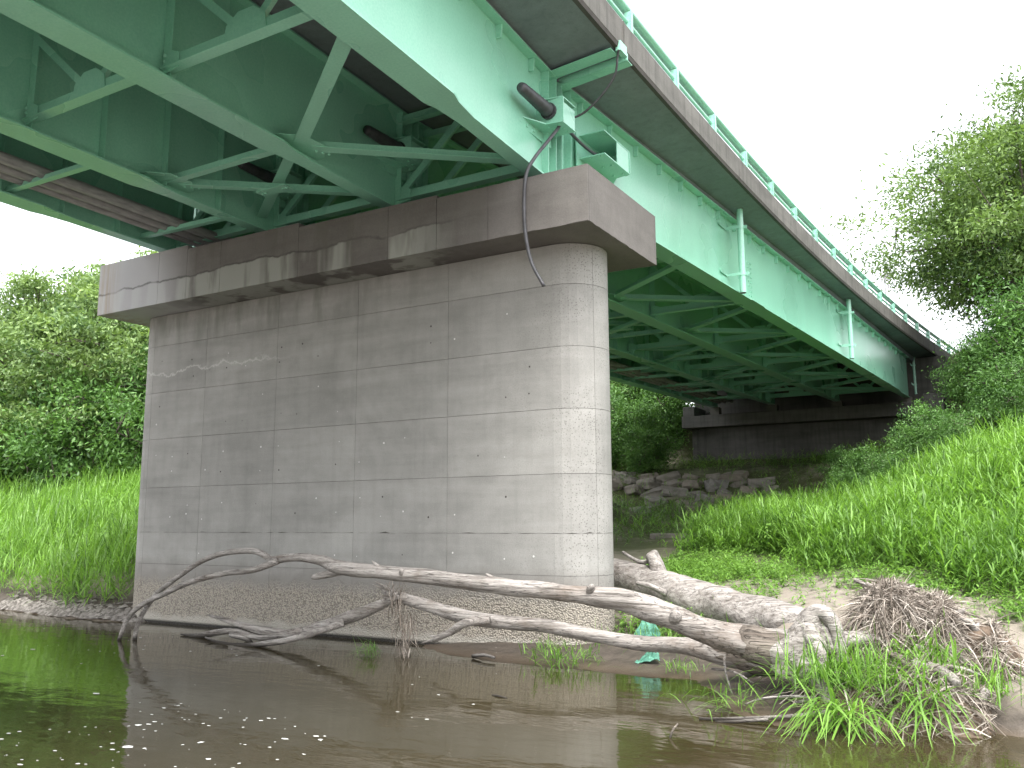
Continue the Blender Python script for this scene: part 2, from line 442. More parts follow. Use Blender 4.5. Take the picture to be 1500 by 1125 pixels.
def axis(a, b, st, far):
    fine = np.arange(a, b + 1e-6, st)
    g = []
    s = st
    x = b
    while x < far:
        s *= 1.25; x += s; g.append(x)
    g2 = []
    s = st; x = a
    while x > -far:
        s *= 1.25; x -= s; g2.append(x)
    return np.array(g2[::-1] + list(fine) + g)
gx = axis(-9, 17, 0.12, 500); gy = axis(-9, 27, 0.14, 500)
GX, GY = np.meshgrid(gx, gy)
GZ = ground(GX, GY)
nx, ny = len(gx), len(gy)
ii = (np.arange(ny - 1)[:, None] * nx + np.arange(nx - 1)[None, :]).ravel()
q = NT('ground_soil'); p_ = q.pos(); z_ = q.xyz(p_)[2]; y_ = q.xyz(p_)[1]
n1 = q.noise(p_, 0.8, 6, 0.65); n2 = q.noise(p_, 7, 6, 0.7); n3 = q.noise(p_, 60, 3, 0.7)
sand = q.mix(n2, (0.18, 0.155, 0.128), (0.27, 0.235, 0.198))
mud = q.mix(q.ramp(n2, [(0.35, 0.0), (0.65, 1.0)]), (0.04, 0.033, 0.027), (0.085, 0.07, 0.057))
soil = q.mix(n2, (0.03, 0.045, 0.014), (0.08, 0.085, 0.035))
zw = q.math('ADD', q.math('ADD', z_, q.math('MULTIPLY', q.rng(q.xyz(p_)[0], 12.0, 12.5), 0.2)), q.math('MULTIPLY', q.math('SUBTRACT', n1, 0.5), 0.25))
c_ = q.mix(q.rng(zw, -1.30, -1.10), mud, sand)
c_ = q.mix(q.math('MULTIPLY', q.rng(zw, -0.72, -0.5), q.ramp(n1, [(0.3, 0.35), (0.5, 1.0)])), c_, soil)
c_ = q.mix(0.35, c_, q.mix(1.0, c_, q.ramp(n3, [(0.3, 0.4), (0.65, 1.0)]), 'MULTIPLY'))
c_ = q.mix(q.rng(y_, -3.2, -4.2), c_, q.mix(q.ramp(q.voro(p_, 9), [(0.2, 0.0), (0.6, 1.0)]), (0.40, 0.37, 0.33), (0.22, 0.20, 0.175)))  # unseen near bank, gravel colour raised to bounce light up under the span
wet = q.rng(z_, -1.55, -1.62)
c_ = q.mix(wet, c_, (0.07, 0.052, 0.036))
q.bump(q.math('ADD', n2, q.math('MULTIPLY', n3, 0.5)), 0.5, 0.02)
M['ground'] = q.fin(c_, q.mix(q.rng(z_, -1.40, -1.60), 0.92, 0.4), 0.25)
g_ = np_mesh('ground', np.stack([GX.ravel(), GY.ravel(), GZ.ravel()], 1), np.stack([ii, ii + 1, ii + nx + 1, ii + nx], 1), M['ground'], smooth=True)
tag(g_, 'muddy and sandy river bank rising into green meadow', kind='structure')

# water
q = NT('river_water'); p_ = q.pos()
t = q.t
fr = q.n('ShaderNodeFresnel'); fr.inputs['IOR'].default_value = 1.48
w1 = q.noise(q.scale(p_, (1.0, 2.2, 1)), 1.6, 3, 0.5, 0.4)
w2 = q.noise(q.scale(p_, (1.0, 2.8, 1)), 6.0, 3, 0.5, 0.3)
hgt = q.math('ADD', q.math('MULTIPLY', w1, 1.0), q.math('MULTIPLY', w2, 0.16))
bp = q.n('ShaderNodeBump'); bp.inputs['Strength'].default_value = 0.10; bp.inputs['Distance'].default_value = 0.06
q.put(bp.inputs['Height'], hgt)
gl = q.n('ShaderNodeBsdfGlossy'); gl.inputs['Roughness'].default_value = 0.02; gl.inputs['Color'].default_value = (1, 1, 1, 1)
df = q.n('ShaderNodeBsdfDiffuse'); df.inputs['Color'].default_value = (0.052, 0.043, 0.020, 1)
tp = q.n('ShaderNodeBsdfTransparent'); tp.inputs['Color'].default_value = (0.50, 0.37, 0.20, 1)
for nd in (fr, gl, df): t.links.new(bp.outputs[0], nd.inputs['Normal'])
m1 = q.n('ShaderNodeMixShader'); m1.inputs[0].default_value = 0.42
t.links.new(df.outputs[0], m1.inputs[1]); t.links.new(tp.outputs[0], m1.inputs[2])
m2 = q.n('ShaderNodeMixShader')
t.links.new(fr.outputs[0], m2.inputs[0]); t.links.new(m1.outputs[0], m2.inputs[1]); t.links.new(gl.outputs[0], m2.inputs[2])
t.links.new(m2.outputs[0], q.out.inputs['Surface'])
M['water'] = q.m
wx = np.linspace(-300, 300, 2)
o = np_mesh('river_water', np.array([(-300, -26, WZ), (300, -26, WZ), (300, 12, WZ), (-300, 12, WZ)]), np.array([[0, 1, 2, 3]]), M['water'])
tag(o, 'shallow brown river water reflecting the pier', kind='structure')

# ------------------------------------------------------------------ pier
PX0, PX1, PR, PY = -1.479, 7.2, 0.565, 0.565
LF = PX1 - PX0
def outline(u):
    """plan outline of the pier by arc length, u=0 at left tangent point of the front face -> (point, normal)"""
    if 0 <= u <= LF: return (PX0 + u, PY - PR), (0, -1)
    if u > LF:
        a = (u - LF) / PR
        if a <= math.pi: return (PX1 + PR * math.sin(a), PY - PR * math.cos(a)), (math.sin(a), -math.cos(a))
        return (PX1 - (u - LF - math.pi * PR), PY + PR), (0, 1)
    a = -u / PR
    return (PX0 - PR * math.sin(a), PY - PR * math.cos(a)), (-math.sin(a), -math.cos(a))

pier = thing('bridge_pier', 'grey concrete wall pier with rounded ends and overhanging cap standing in the river', 'bridge pier', (PX0, PY, WZ))
core = MB()
def stadium(x0, x1, r, yc, n=12):
    pts = [(x1 + r * math.sin(math.pi * k / n), yc - r * math.cos(math.pi * k / n)) for k in range(n + 1)]
    return pts + [(x0 - r * math.sin(math.pi * k / n), yc + r * math.cos(math.pi * k / n)) for k in range(n + 1)]
core.poly([(x, y, -2.5) for x, y in stadium(PX0, PX1, PR - 0.014, PY)], (0, 0, 6.61))
core.build('core', M['core'], pier)
ZL = [-2.45, -0.571, 0.0, 0.818, 1.727, 2.614, 3.518, 4.117]
UL = [-math.pi * PR * 0.5, 0.0] + [1.479 + 1.8 * k for k in range(5)] + [LF, LF + 0.62, LF + PR * math.pi * 0.62, LF + PR * math.pi, LF + PR * math.pi + 3.0, LF + PR * math.pi + 6, LF + PR * math.pi + LF, LF + PR * math.pi + LF + PR * math.pi * 0.5]
def panel_mb(u0, u1, z0, z1, gap=0.006, jag=(0.003, 0.003), seed=0):
    b = MB()
    n = max(3, int((u1 - u0) / 0.12))
    top, bot = [], []
    def nz(u, k, amp):
        return amp * (0.6 * mnoise.noise(Vector((u * 9, k, seed))) + 0.4 * mnoise.noise(Vector((u * 31, k, seed))))
    vs = []
    for layer in (0, 1):
        for zi, z in ((0, z0 + gap), (1, z1 - gap)):
            for i in range(n + 1):
                u = u0 + gap + (u1 - u0 - 2 * gap) * i / n
                (x, y), (nxn, nyn) = outline(u)
                off = -0.02 if layer == 0 else 0.0
                zz = z + nz(u, zi, jag[zi])
                vs.append((x + nxn * off, y + nyn * off, zz))
    k = n + 1
    fs = []
    for i in range(n):
        fs.append((2 * k + i, 2 * k + i + 1, 3 * k + i + 1, 3 * k + i))       # outer face
        fs.append((k + i, 3 * k + i, 3 * k + i + 1, k + i + 1)[::-1])          # top edge
        fs.append((i, i + 1, 2 * k + i + 1, 2 * k + i))                       # bottom edge
    fs.append((0, 2 * k, 3 * k, k)); fs.append((n, k + n, 3 * k + n, 2 * k + n))
    return b.add(vs, fs)
for a in range(len(UL) - 1):
    for b in range(len(ZL) - 1):
        u0, u1 = UL[a], UL[a + 1]
        z0, z1 = ZL[b], ZL[b + 1]
        g = 0.0028
        ja = (0.003, 0.003)
        if abs(z0) < 1e-6: ja = (0.028, 0.003)
        if abs(z1) < 1e-6: ja = (0.003, 0.010)
        panel_mb(u0, u1, z0, z1, g, ja, a * 7 + b).build('concrete_panel', M['pier'], pier)
# tie-hole plugs: too small to pick apart singly
V = []; F = []; T = []
for zrow in (-0.32, 0.28, 0.52, 1.08, 1.42, 1.98, 2.36, 2.9, 3.2):
    for k in range(20):
        X = -1.25 + k * 0.45 + random.uniform(-0.05, 0.05)
        if random.random() < 0.5 or X > 7.1: continue
        zc = zrow + random.uniform(-0.05, 0.05); r = random.uniform(0.008, 0.017)
        n0 = len(V); w = 1.0 if random.random() < (0.75 if zrow < 1.5 else 0.3) else 0.0
        for j in range(8):
            V.append((X + r * math.cos(j * math.pi / 4), -0.0035, zc + r * math.sin(j * math.pi / 4))); T.append(w)
        F.append([n0 + j for j in range(8)])
o = np_mesh('tie_hole_plugs', np.array(V), np.array(F), M['plug'], pier, T); o['kind'] = 'stuff'

# pier cap
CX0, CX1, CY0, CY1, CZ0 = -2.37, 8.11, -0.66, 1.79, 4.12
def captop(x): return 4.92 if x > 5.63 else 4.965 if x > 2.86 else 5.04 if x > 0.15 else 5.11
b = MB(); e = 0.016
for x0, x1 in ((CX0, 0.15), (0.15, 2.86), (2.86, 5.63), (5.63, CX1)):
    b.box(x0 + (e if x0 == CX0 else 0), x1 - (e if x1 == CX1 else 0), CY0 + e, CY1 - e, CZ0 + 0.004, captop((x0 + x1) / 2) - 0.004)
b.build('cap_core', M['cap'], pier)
def cap_face(p0, p1, ztop, jn=0.01):
    """panel on a vertical cap face from p0 to p1 (plan), outward normal to the right of p0->p1"""
    p0, p1 = Vector((p0[0], p0[1], 0)), Vector((p1[0], p1[1], 0))
    d = (p1 - p0); L = d.length; d.normalize(); nrm = Vector((d.y, -d.x, 0))
    n = max(2, int(L / 0.1)); bb = MB(); vs = []
    for off in (-0.03, 0.0):
        for zi in (0, 1):
            for i in range(n + 1):
                p = p0 + d * (L * i / n) + nrm * off
                if zi == 0: z = CZ0 + abs(0.022 * mnoise.noise(p * 4.1)) * (1 if p0.x > 4 else 0.4)
                else: z = ztop - abs(0.006 * mnoise.noise(p * 6.3))
                vs.append((p.x, p.y, z))
    k = n + 1; fs = []
    for i in range(n):
        fs.append((2 * k + i, 2 * k + i + 1, 3 * k + i + 1, 3 * k + i))
        fs.append((k + i, 3 * k + i, 3 * k + i + 1, k + i + 1)[::-1])
        fs.append((i, i + 1, 2 * k + i + 1, 2 * k + i))
    fs.append((0, 2 * k, 3 * k, k)); fs.append((n, k + n, 3 * k + n, 2 * k + n))
    return bb.add(vs, fs)
cx = [CX0, -0.62, 0.15, 1.02, 2.86, 4.72, 5.63, 6.53, CX1]
for i in range(len(cx) - 1):
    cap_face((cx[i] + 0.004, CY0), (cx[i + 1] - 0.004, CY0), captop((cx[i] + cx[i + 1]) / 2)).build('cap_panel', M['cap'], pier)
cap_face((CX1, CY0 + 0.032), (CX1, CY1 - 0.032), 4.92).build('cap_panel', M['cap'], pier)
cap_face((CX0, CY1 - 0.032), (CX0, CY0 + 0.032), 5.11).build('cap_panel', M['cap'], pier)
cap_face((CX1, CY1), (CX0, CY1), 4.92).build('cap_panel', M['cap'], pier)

# ------------------------------------------------------------------ superstructure
GXs = [6.94, 4.17, 1.39, -1.25]
ZF = [5.20, 5.24, 5.29, 5.36]
ZT = [6.95, 6.97, 7.00, 7.03]
Y0 = 0.53
SN, SFAR = -0.062, 0.058
def gp(i, sp, y, dx=0.0, z=0.0):
    return Vector((GXs[i] + (SN if sp == 'n' else SFAR) * (y - Y0) + dx, y, z))
def xedge(y): return 8.16 + (y - 3.0) ** 2 / 520.0
GRP_SPAN = 'bridge spans on either side of the pier'
near = thing('bridge_span', 'green steel girder span overhead on the viewer side of the pier', 'bridge span', (3, 0.4, 5.2), GRP_SPAN)
far = thing('bridge_span', 'green steel girder span running from the pier to the dark abutment', 'bridge span', (3, 0.65, 5.2), GRP_SPAN)

def flange(sp, i, prof, z0, z1):
    pts = [gp(i, sp, y, hw, z0) for y, hw in prof] + [gp(i, sp, y, -hw, z0) for y, hw in prof[::-1]]
    bb = MB()
    # strip of quads, top + bottom + sides
    n = len(prof)
    R0 = [gp(i, sp, y, hw, z0) for y, hw in prof]; L0 = [gp(i, sp, y, -hw, z0) for y, hw in prof]
    R1 = [p + Vector((0, 0, z1 - z0)) for p in R0]; L1 = [p + Vector((0, 0, z1 - z0)) for p in L0]
    vs = R0 + L0 + R1 + L1; fs = []
    for k in range(n - 1):
        fs += [(k, k + 1, n + k + 1, n + k), (2 * n + k, 3 * n + k, 3 * n + k + 1, 2 * n + k + 1), (k, 2 * n + k, 2 * n + k + 1, k + 1), (n + k, n + k + 1, 3 * n + k + 1, 3 * n + k)]
    fs += [(0, n, 3 * n, 2 * n), (n - 1, 3 * n - 1, 4 * n - 1, 2 * n - 1)]
    return bb.add(vs, fs)

def girders(sp, root, ya, yb):
    for i in range(4):
        zf, zt = ZF[i], ZT[i]
        w = MB(); w.poly([gp(i, sp, ya, -0.006, zf + 0.028), gp(i, sp, yb, -0.006, zf + 0.028), gp(i, sp, yb, -0.006, zt - 0.025), gp(i, sp, ya, -0.006, zt - 0.025)], (0.012, 0, 0))
        g = w.build('girder', M['green'], root)
        if sp == 'n':
            prof = [(0.47, .125), (-2.1, .125), (-2.55, .17), (-2.75, .225), (-9, .225), (-9.4, .24), (-18, .24), (-18.4, .225), (-25, .225), (-26, .125), (yb, .125)]
        else:
            prof = [(0.6, .125), (2.9, .125), (3.4, .2), (9.0, .2), (9.02, .225), (9.9, .225), (9.92, .2), (19, .2), (26, .2), (27, .125), (yb, .125)]
        flange(sp, i, prof, zf, zf + 0.028).build('bottom_flange', M['green'], g)
        flange(sp, i, [(ya, .15), (yb, .15)], zt - 0.025, zt).build('top_flange', M['green'], g)
        sgn = -1 if sp == 'n' else 1
        # end stiffener plates
        for side in (-1, 1):
            for dy in (0.02, 0.30):
                bb = MB(); y = ya + sgn * dy
                bb.poly([gp(i, sp, y, side * 0.008, zf + 0.03), gp(i, sp, y, side * 0.118, zf + 0.03), gp(i, sp, y, side * 0.14, zt - 0.027), gp(i, sp, y, side * 0.008, zt - 0.027)], (0, sgn * 0.014, 0))
                bb.build('end_stiffener', M['green'], g)
        # intermediate stiffeners on the inner faces
        step = 1.12 if i >= 2 else 4.45
        y = -4.62 if sp == 'n' else 5.6
        ys = []
        if sp == 'n':
            yy = -1.25 if i >= 2 else -4.62
            while yy > yb + 0.5: ys.append(yy); yy -= step
        else:
            yy = 2.3 if i >= 2 else 5.6
            while yy < yb - 0.5: ys.append(yy); yy += step
        for yy in ys:
            for side in ((-1,) if i == 0 else (1,) if i == 3 else (1, -1)):
                bb = MB(); bb.poly([gp(i, sp, yy, side * 0.008, zf + 0.03), gp(i, sp, yy, side * 0.14, zf + 0.03), gp(i, sp, yy, side * 0.16, zt - 0.027), gp(i, sp, yy, side * 0.008, zt - 0.027)], (0, 0.012, 0))
                bb.build('stiffener', M['green'], g)
        # slab hanger brackets: short ribs under the top flange of the outer girder
        if i == 0:
            for k in range(26):
                yy = ya + sgn * (0.75 + k * 1.02)
                bb = MB(); bb.poly([gp(i, sp, yy, 0.008, zt - 0.03), gp(i, sp, yy, 0.10, zt - 0.03), gp(i, sp, yy, 0.085, zt - 0.22), gp(i, sp, yy, 0.008, zt - 0.22)], (0, 0.035, 0))
                bb.build('hanger_rib', M['green'], g)
        # bearing under the girder end
        yb_ = ya + sgn * 0.36
        bb = MB(); c0 = gp(i, sp, yb_)
        bb.box(c0.x - 0.2, c0.x + 0.2, yb_ - 0.18, yb_ + 0.18, captop(c0.x) - 0.002, captop(c0.x) + 0.1)
        bb.box(c0.x - 0.14, c0.x + 0.14, yb_ - 0.13, yb_ + 0.13, captop(c0.x) + 0.098, zf + 0.001)
        bb.build('bearing', M['rubber'], g)
        # splice bolts (tiny)
        bb = MB()
        for yy in ([-9.2] if sp == 'n' else [9.45, 19.2]):
            for cidx in range(2):
                for r_ in range(9):
                    c0 = gp(i, sp, yy + cidx * 0.16, 0.006, zf + 0.12 + r_ * 0.115)
                    for side in ((1,) if i == 0 else (1,)):
                        bb.box(c0.x - 0.002, c0.x + 0.016, c0.y - 0.032, c0.y + 0.032, c0.z - 0.014, c0.z + 0.014)
        o = bb.build('splice_bolts', M['green'], g); o['kind'] = 'stuff'
girders('n', near, 0.47, -27.5)
girders('f', far, 0.60, 29.2)

bolt_me = None
def bolt_row(root, pts, ax):
    global bolt_me
    if bolt_me is None:
        bb = MB(); bb.tube([(0, 0, 0), (0, 0, 0.014), (0, 0, 0.02)], [0.022, 0.022, 0.012], 6)
        o = bb.build('bolt', M['green']); bolt_me = o.data; bpy.data.objects.remove(o)
    for p in pts:
        o = bpy.data.objects.new('bolt', bolt_me); COL.objects.link(o)
        o.parent = root
        o.location = Vector(p) - base_of(root)
        o.rotation_euler = Vector(ax).to_track_quat('Z', 'Y').to_euler()

def cross_frame(sp, root, i, y, name='cross_frame', end=False):
    zb = max(ZF[i], ZF[i + 1]) + 0.17
    zt = min(ZT[i], ZT[i + 1]) - 0.28
    A, B = gp(i + 1, sp, y, 0.06, zb), gp(i, sp, y, -0.06, zb)
    C, D = gp(i + 1, sp, y, 0.06, zt), gp(i, sp, y, -0.06, zt)
    mid = (A + B) / 2; mt = (C + D) / 2
    f = MB().tee(A, B, 0.16, 0.16).build(name, M['green'], root)
    MB().tee(C + Vector((0, 0, 0.1)), D + Vector((0, 0, 0.1)), 0.13, 0.13).build('chord', M['green'], f)
    if end:
        MB().tee(A + Vector((0, 0, 0.1)), mt, 0.12, 0.1, up=(0, 1, 0)).build('diagonal', M['green'], f)
        MB().tee(B + Vector((0, 0, 0.1)), mt, 0.12, 0.1, up=(0, 1, 0)).build('diagonal', M['green'], f)
        bb = MB(); bb.poly([mt + Vector((-.3, 0.03, .12)), mt + Vector((.3, 0.03, .12)), mt + Vector((.16, 0.03, -.18)), mt + Vector((-.16, 0.03, -.18))], (0, .012, 0))
    else:
        MB().tee(mid + Vector((-.1, .012, 0.16)), C, 0.1, 0.08, up=(0, 1, 0)).build('diagonal', M['green'], f)
        MB().tee(mid + Vector((.1, .012, 0.16)), D, 0.1, 0.08, up=(0, 1, 0)).build('diagonal', M['green'], f)
        bb = MB(); bb.poly([mid + Vector((-.34, -0.02, .02)), mid + Vector((.34, -0.02, .02)), mid + Vector((.30, -0.02, .24)), mid + Vector((.12, -0.02, .36)), mid + Vector((-.12, -0.02, .36)), mid + Vector((-.30, -0.02, .24))], (0, .012, 0))
    bb.build('gusset', M['green'], f)
    for P, sx in ((A, 1), (B, -1)):
        bb = MB(); bb.poly([P + Vector((0, -.028, -.06)), P + Vector((sx * .26, -.028, -.02)), P + Vector((sx * .26, -.028, .16)), P + Vector((0, -.028, .26))], (0, .012, 0))
        bb.build('end_plate', M['green'], f)
for sp, root, ys in (('n', near, [0.2] + [-4.62 - 4.42 * k for k in range(6)]), ('f', far, [0.9] + [5.6 + 4.42 * k for k in range(6)])):
    for y in ys:
        for i in range(3):
            cross_frame(sp, root, i, y, 'end_frame' if abs(y - Y0) < 0.6 else 'cross_frame', abs(y - Y0) < 0.6)
    if sp == 'n':
        for i in (0, 1, 2):
            y = -4.62
            pts = [gp(i + 1, sp, y - 0.035, 0.075, ZF[i + 1] + 0.2 + 0.07 * k) for k in range(3)]
            bolt_row(root, pts, (0.9, -0.45, 0))

def brace(root, p, q_, w=0.19, h=0.11):
    return MB().tee(p, q_, w, h).build('lateral_brace', M['green'], root)
def gusset_plate(root, p, sx, s=1.25):
    bb = MB(); p = Vector(p)
    bb.poly([p + Vector((0, -.38 * s, 0)), p + Vector((sx * .16, -.36 * s, 0)), p + Vector((sx * .34 * s, -.16 * s, 0)), p + Vector((sx * .34 * s, .16 * s, 0)), p + Vector((sx * .16, .36 * s, 0)), p + Vector((0, .38 * s, 0))], (0, 0, 0.012))
    g = bb.build('gusset_plate', M['green'], root)
    return g
def zl(i): return ZF[i] + 0.115
for sp, root, sg, n in (('n', near, -1, 6), ('f', far, 1, 6)):
    e0 = Y0 + sg * 0.75 if sp == 'n' else 1.35
    for k in range(n):
        if sp == 'n': ya, ym, yb = -0.2 - 4.42 * k - (0.25 if k else 0), -2.32 - 4.42 * k, -4.35 - 4.42 * k
        else: ya, ym, yb = 1.2 + 4.42 * k + (0.2 if k else 0), 3.35 + 4.42 * k, 5.4 + 4.42 * k
        # bay 1 (outer)
        brace(root, gp(1, sp, ym - sg * 0.12, 0.24, zl(1)), gp(0, sp, ya, -0.06, zl(1)))
        brace(root, gp(1, sp, ym + sg * 0.12, 0.24, zl(1)), gp(0, sp, yb, -0.06, zl(1)))
        g = gusset_plate(root, gp(1, sp, ym, 0.007, zl(1) + 0.01), 1)
        pts = [gp(1, sp, ym - sg * (0.2 + 0.085 * j), 0.25 + 0.05 * j, zl(1) - 0.008) for j in range(3)]
        if k < 2: bolt_row(root, pts, (0, 0, -1))
        # bay 2
        if sp == 'n' and k: continue
        brace(root, gp(2, sp, ym, 0.03, zl(2)), gp(1, sp, ym, -0.03, zl(2)), 0.13)
        z2 = zl(2) + 0.02
        brace(root, gp(2, sp, ym - sg * 0.16, 0.2, zl(2)), gp(1, sp, ya, -0.06, zl(2)), 0.14)
        brace(root, gp(1, sp, ym - sg * 0.16, -0.1, z2 + 0.1), gp(2, sp, ya, 0.06, z2 + 0.1), 0.17)
        gusset_plate(root, gp(2, sp, ym, 0.007, zl(2) + 0.01), 1)
        c0 = (gp(1, sp, (ya + ym) / 2, 0, zl(2) - 0.02) + gp(2, sp, (ya + ym) / 2, 0, zl(2) - 0.02)) / 2
        bb = MB(); bb.box(c0.x - .32, c0.x + .32, c0.y - .11, c0.y + .11, c0.z, c0.z + .012); bb.build('gusset_plate', M['green'], root)
        if k < 2:
            bolt_row(root, [gp(2, sp, ym - sg * (0.22 + 0.085 * j), 0.24 + 0.075 * j, zl(2) - 0.008) for j in range(3)], (0, 0, -1))
            bolt_row(root, [c0 + Vector((dx, 0, 0)) for dx in (-.26, -.19, .19, .26)], (0, 0, -1))
        # bay 3: cross struts that carry the service pipes
        for yy in (ya - (0.5 if sp == 'n' else -0.5), (ym + yb) / 2 if sp == 'n' else (ym + yb) / 2):
            brace(root, gp(3, sp, yy, 0.03, zl(3) - 0.03), gp(2, sp, yy, -0.03, zl(2) - 0.0), 0.11, 0.09)
            gusset_plate(root, gp(2, sp, yy, -0.007, zl(2) + 0.03), -1, 0.7)

# deck slab and parapet, swept along the gentle curve
def sweep(sec, ya, yb, n, xoff=0.0, zoff=0.0):
    """sec: closed list of (dx from outer edge, z)"""
    bb = MB(); k = len(sec); vs = []; fs = []
    for j in range(n + 1):
        y = ya + (yb - ya) * j / n
        for dx, z in sec: vs.append((xedge(y) + dx, y, z + 0.004 * max(0, y - 3)))
    for j in range(n):
        for a in range(k):
            fs.append((j * k + a, j * k + (a + 1) % k, (j + 1) * k + (a + 1) % k, (j + 1) * k + a))
    fs.append(tuple(range(k))); fs.append(tuple(range(n * k, (n + 1) * k))[::-1])
    return bb.add(vs, fs)
SLAB = [(-0.09, 7.10), (-0.09, 7.32), (-10.5, 7.44), (-10.5, 7.18), (-9.3, 7.08), (-1.75, 7.02), (-1.05, 7.01)]
FASC = [(0.0, 7.155), (0.0, 7.60), (-0.03, 7.62), (-0.38, 7.62), (-0.40, 7.60), (-0.40, 7.33), (-0.088, 7.33), (-0.088, 7.155)]
DRIP = [(-0.02, 7.10), (-0.004, 7.153), (-0.088, 7.153), (-0.088, 7.10)]
ROAD = [(-0.41, 7.331), (-0.41, 7.40), (-10.1, 7.52), (-10.1, 7.45)]
def deck(root, ya, yb, n):
    sweep(SLAB, ya, yb, n).build('deck_slab', M['soffit'], root)
    # parapet kerb cast in bays with joints
    L = abs(yb - ya); nb = max(1, round(L / 6.2)); s = (yb - ya) / nb
    for j in range(nb):
        a, b = ya + s * j + 0.006 * np.sign(s), ya + s * (j + 1) - 0.006 * np.sign(s)
        sweep(FASC, a, b, 8).build('parapet', M['parapet'], root, bevel=0.008)
    sweep(DRIP, ya, yb, n).build('drip_edge', M['edge'], root)
    sweep(ROAD, ya, yb, n).build('road_surface', M['asphalt'], root)
    # haunch strips over the girders
    sp = 'n' if root is near else 'f'
    for i in range(4):
        bb = MB(); a, b = gp(i, sp, ya), gp(i, sp, yb)
        z0 = ZT[i] + 0.001
        bb.poly([(a.x - .10, ya, z0), (a.x + .10, ya, z0), (a.x + .14, ya, 7.12), (a.x - .14, ya, 7.12)], b - a)
        bb.build('haunch', M['soffit'], root)
deck(near, 0.50, -27.5, 30)
deck(far, 0.57, 36.5, 36)
# green joint trough under the slab overhang, with a dark slot
bb = MB()
bb.poly([(7.05, 0.43, 6.93), (8.12, 0.43, 7.02), (8.12, 0.43, 7.095), (7.05, 0.43, 7.0)], (0, 0.035, 0))
bb.poly([(7.05, 0.60, 6.89), (8.2, 0.60, 6.99), (8.2, 0.60, 7.095), (7.05, 0.60, 7.0)], (0, 0.03, 0))
bb.poly([(7.05, 0.22, 6.93), (8.1, 0.22, 7.02), (8.1, 0.22, 7.03), (7.05, 0.22, 6.94)], (0, 0.209, 0))
bb.poly([(7.05, 0.632, 6.885), (8.2, 0.632, 6.985), (8.2, 0.632, 6.995), (7.05, 0.632, 6.895)], (0, 0.16, 0))
bb.build('joint_trough', M['green'], far)
bb = MB(); bb.box(8.12, 8.20, 0.36, 0.595, 7.04, 7.19); bb.build('trough_end', M['rail_green'], far)

# guard rail
rail = thing('guard_rail', 'pale green steel guard rail on posts along the deck edge', 'guard rail', (8.1, 3, 7.6))
def path_tube(dx, z, rx, rz, ya, yb, n, nm):
    bb = MB(); k = 10; vs = []; fs = []
    for j in range(n + 1):
        y = ya + (yb - ya) * j / n
        for a in range(k):
            t_ = 2 * math.pi * a / k
            vs.append((xedge(y) + dx + rx * math.cos(t_), y, z + 0.004 * max(0, y - 3) + rz * math.sin(t_)))
    for j in range(n):
        for a in range(k): fs.append((j * k + a, j * k + (a + 1) % k, (j + 1) * k + (a + 1) % k, (j + 1) * k + a))
    fs.append(tuple(range(k))); fs.append(tuple(range(n * k, (n + 1) * k))[::-1])
    bb.add(vs, fs); return bb.build(nm, M['rail_green'], rail, smooth=True)
path_tube(-0.17, 8.11, 0.085, 0.062, -27, 39, 60, 'top_rail')
path_tube(-0.13, 7.86, 0.032, 0.032, -27, 39, 60, 'middle_rail')
path_tube(-0.11, 7.685, 0.036, 0.032, -27, 39, 60, 'bottom_rail')
bb = MB()
bb.poly([(0.0, -.006, 0), (0.0, -.006, .40), (-.12, -.006, .40), (-.19, -.006, .0)], (0, .012, 0))
bb.box(0.0, 0.012, -0.034, 0.034, 0.0, 0.40)
bb.box(-.23, .0, -.09, .09, -0.001, 0.016)
o = bb.build('post', M['rail_green']); post_me = o.data; bpy.data.objects.remove(o)
for k in range(-13, 19):
    y = 1.0 + 2.07 * k
    o = bpy.data.objects.new('post', post_me); COL.objects.link(o); o.parent = rail
    o.location = Vector((xedge(y) - 0.045, y, 7.62 + 0.004 * max(0, y - 3))) - base_of(rail)
    o.rotation_euler = (0, 0, -math.atan(2 * (y - 3) / 520))

# drain pipes
def drain(x, y, zt, zb, label):
    t_ = thing('drain_pipe', label, 'drain pipe', (x, y, zb), 'drain pipes along the outer girder')
    MB().tube([(x, y, zb), (x, y, zt)], 0.072, 16).build('pipe', M['rail_green'], t_, smooth=False)
    MB().tube([(x, y, zb - 0.012), (x, y, zb - 0.004)], 0.062, 12).build('mouth_shade_disc', M['core'], t_)  # solid dark disc painting the shade inside the open pipe end
    wx_ = gp(0, 'f', y).x
    for z in (zb + 0.42, zt - 0.42):
        bb = MB(); bb.tube([(x, y, z - 0.035), (x, y, z + 0.035)], 0.082, 16)
        bb.box(x + 0.078, x + 0.15, y - 0.012, y + 0.012, z - 0.035, z + 0.035)
        bb.bar((x - 0.0, y - 0.08, z), (wx_ + 0.007, y - 0.08, z), 0.012, 0.07)
        bb.bar((wx_ + 0.015, y - 0.55, z), (wx_ + 0.015, y - 0.07, z), 0.012, 0.07)
        bb.build('clamp', M['rail_green'], t_)
drain(7.70, 8.1, 7.08, 5.16, 'thick green drain pipe nearest the pier, with its open lower end below the girder')
drain(8.25, 18.2, 7.12, 5.22, 'green drain pipe halfway along the far span')
drain(8.78, 30.4, 7.2, 5.52, 'green drain pipe standing in front of the abutment side wall')

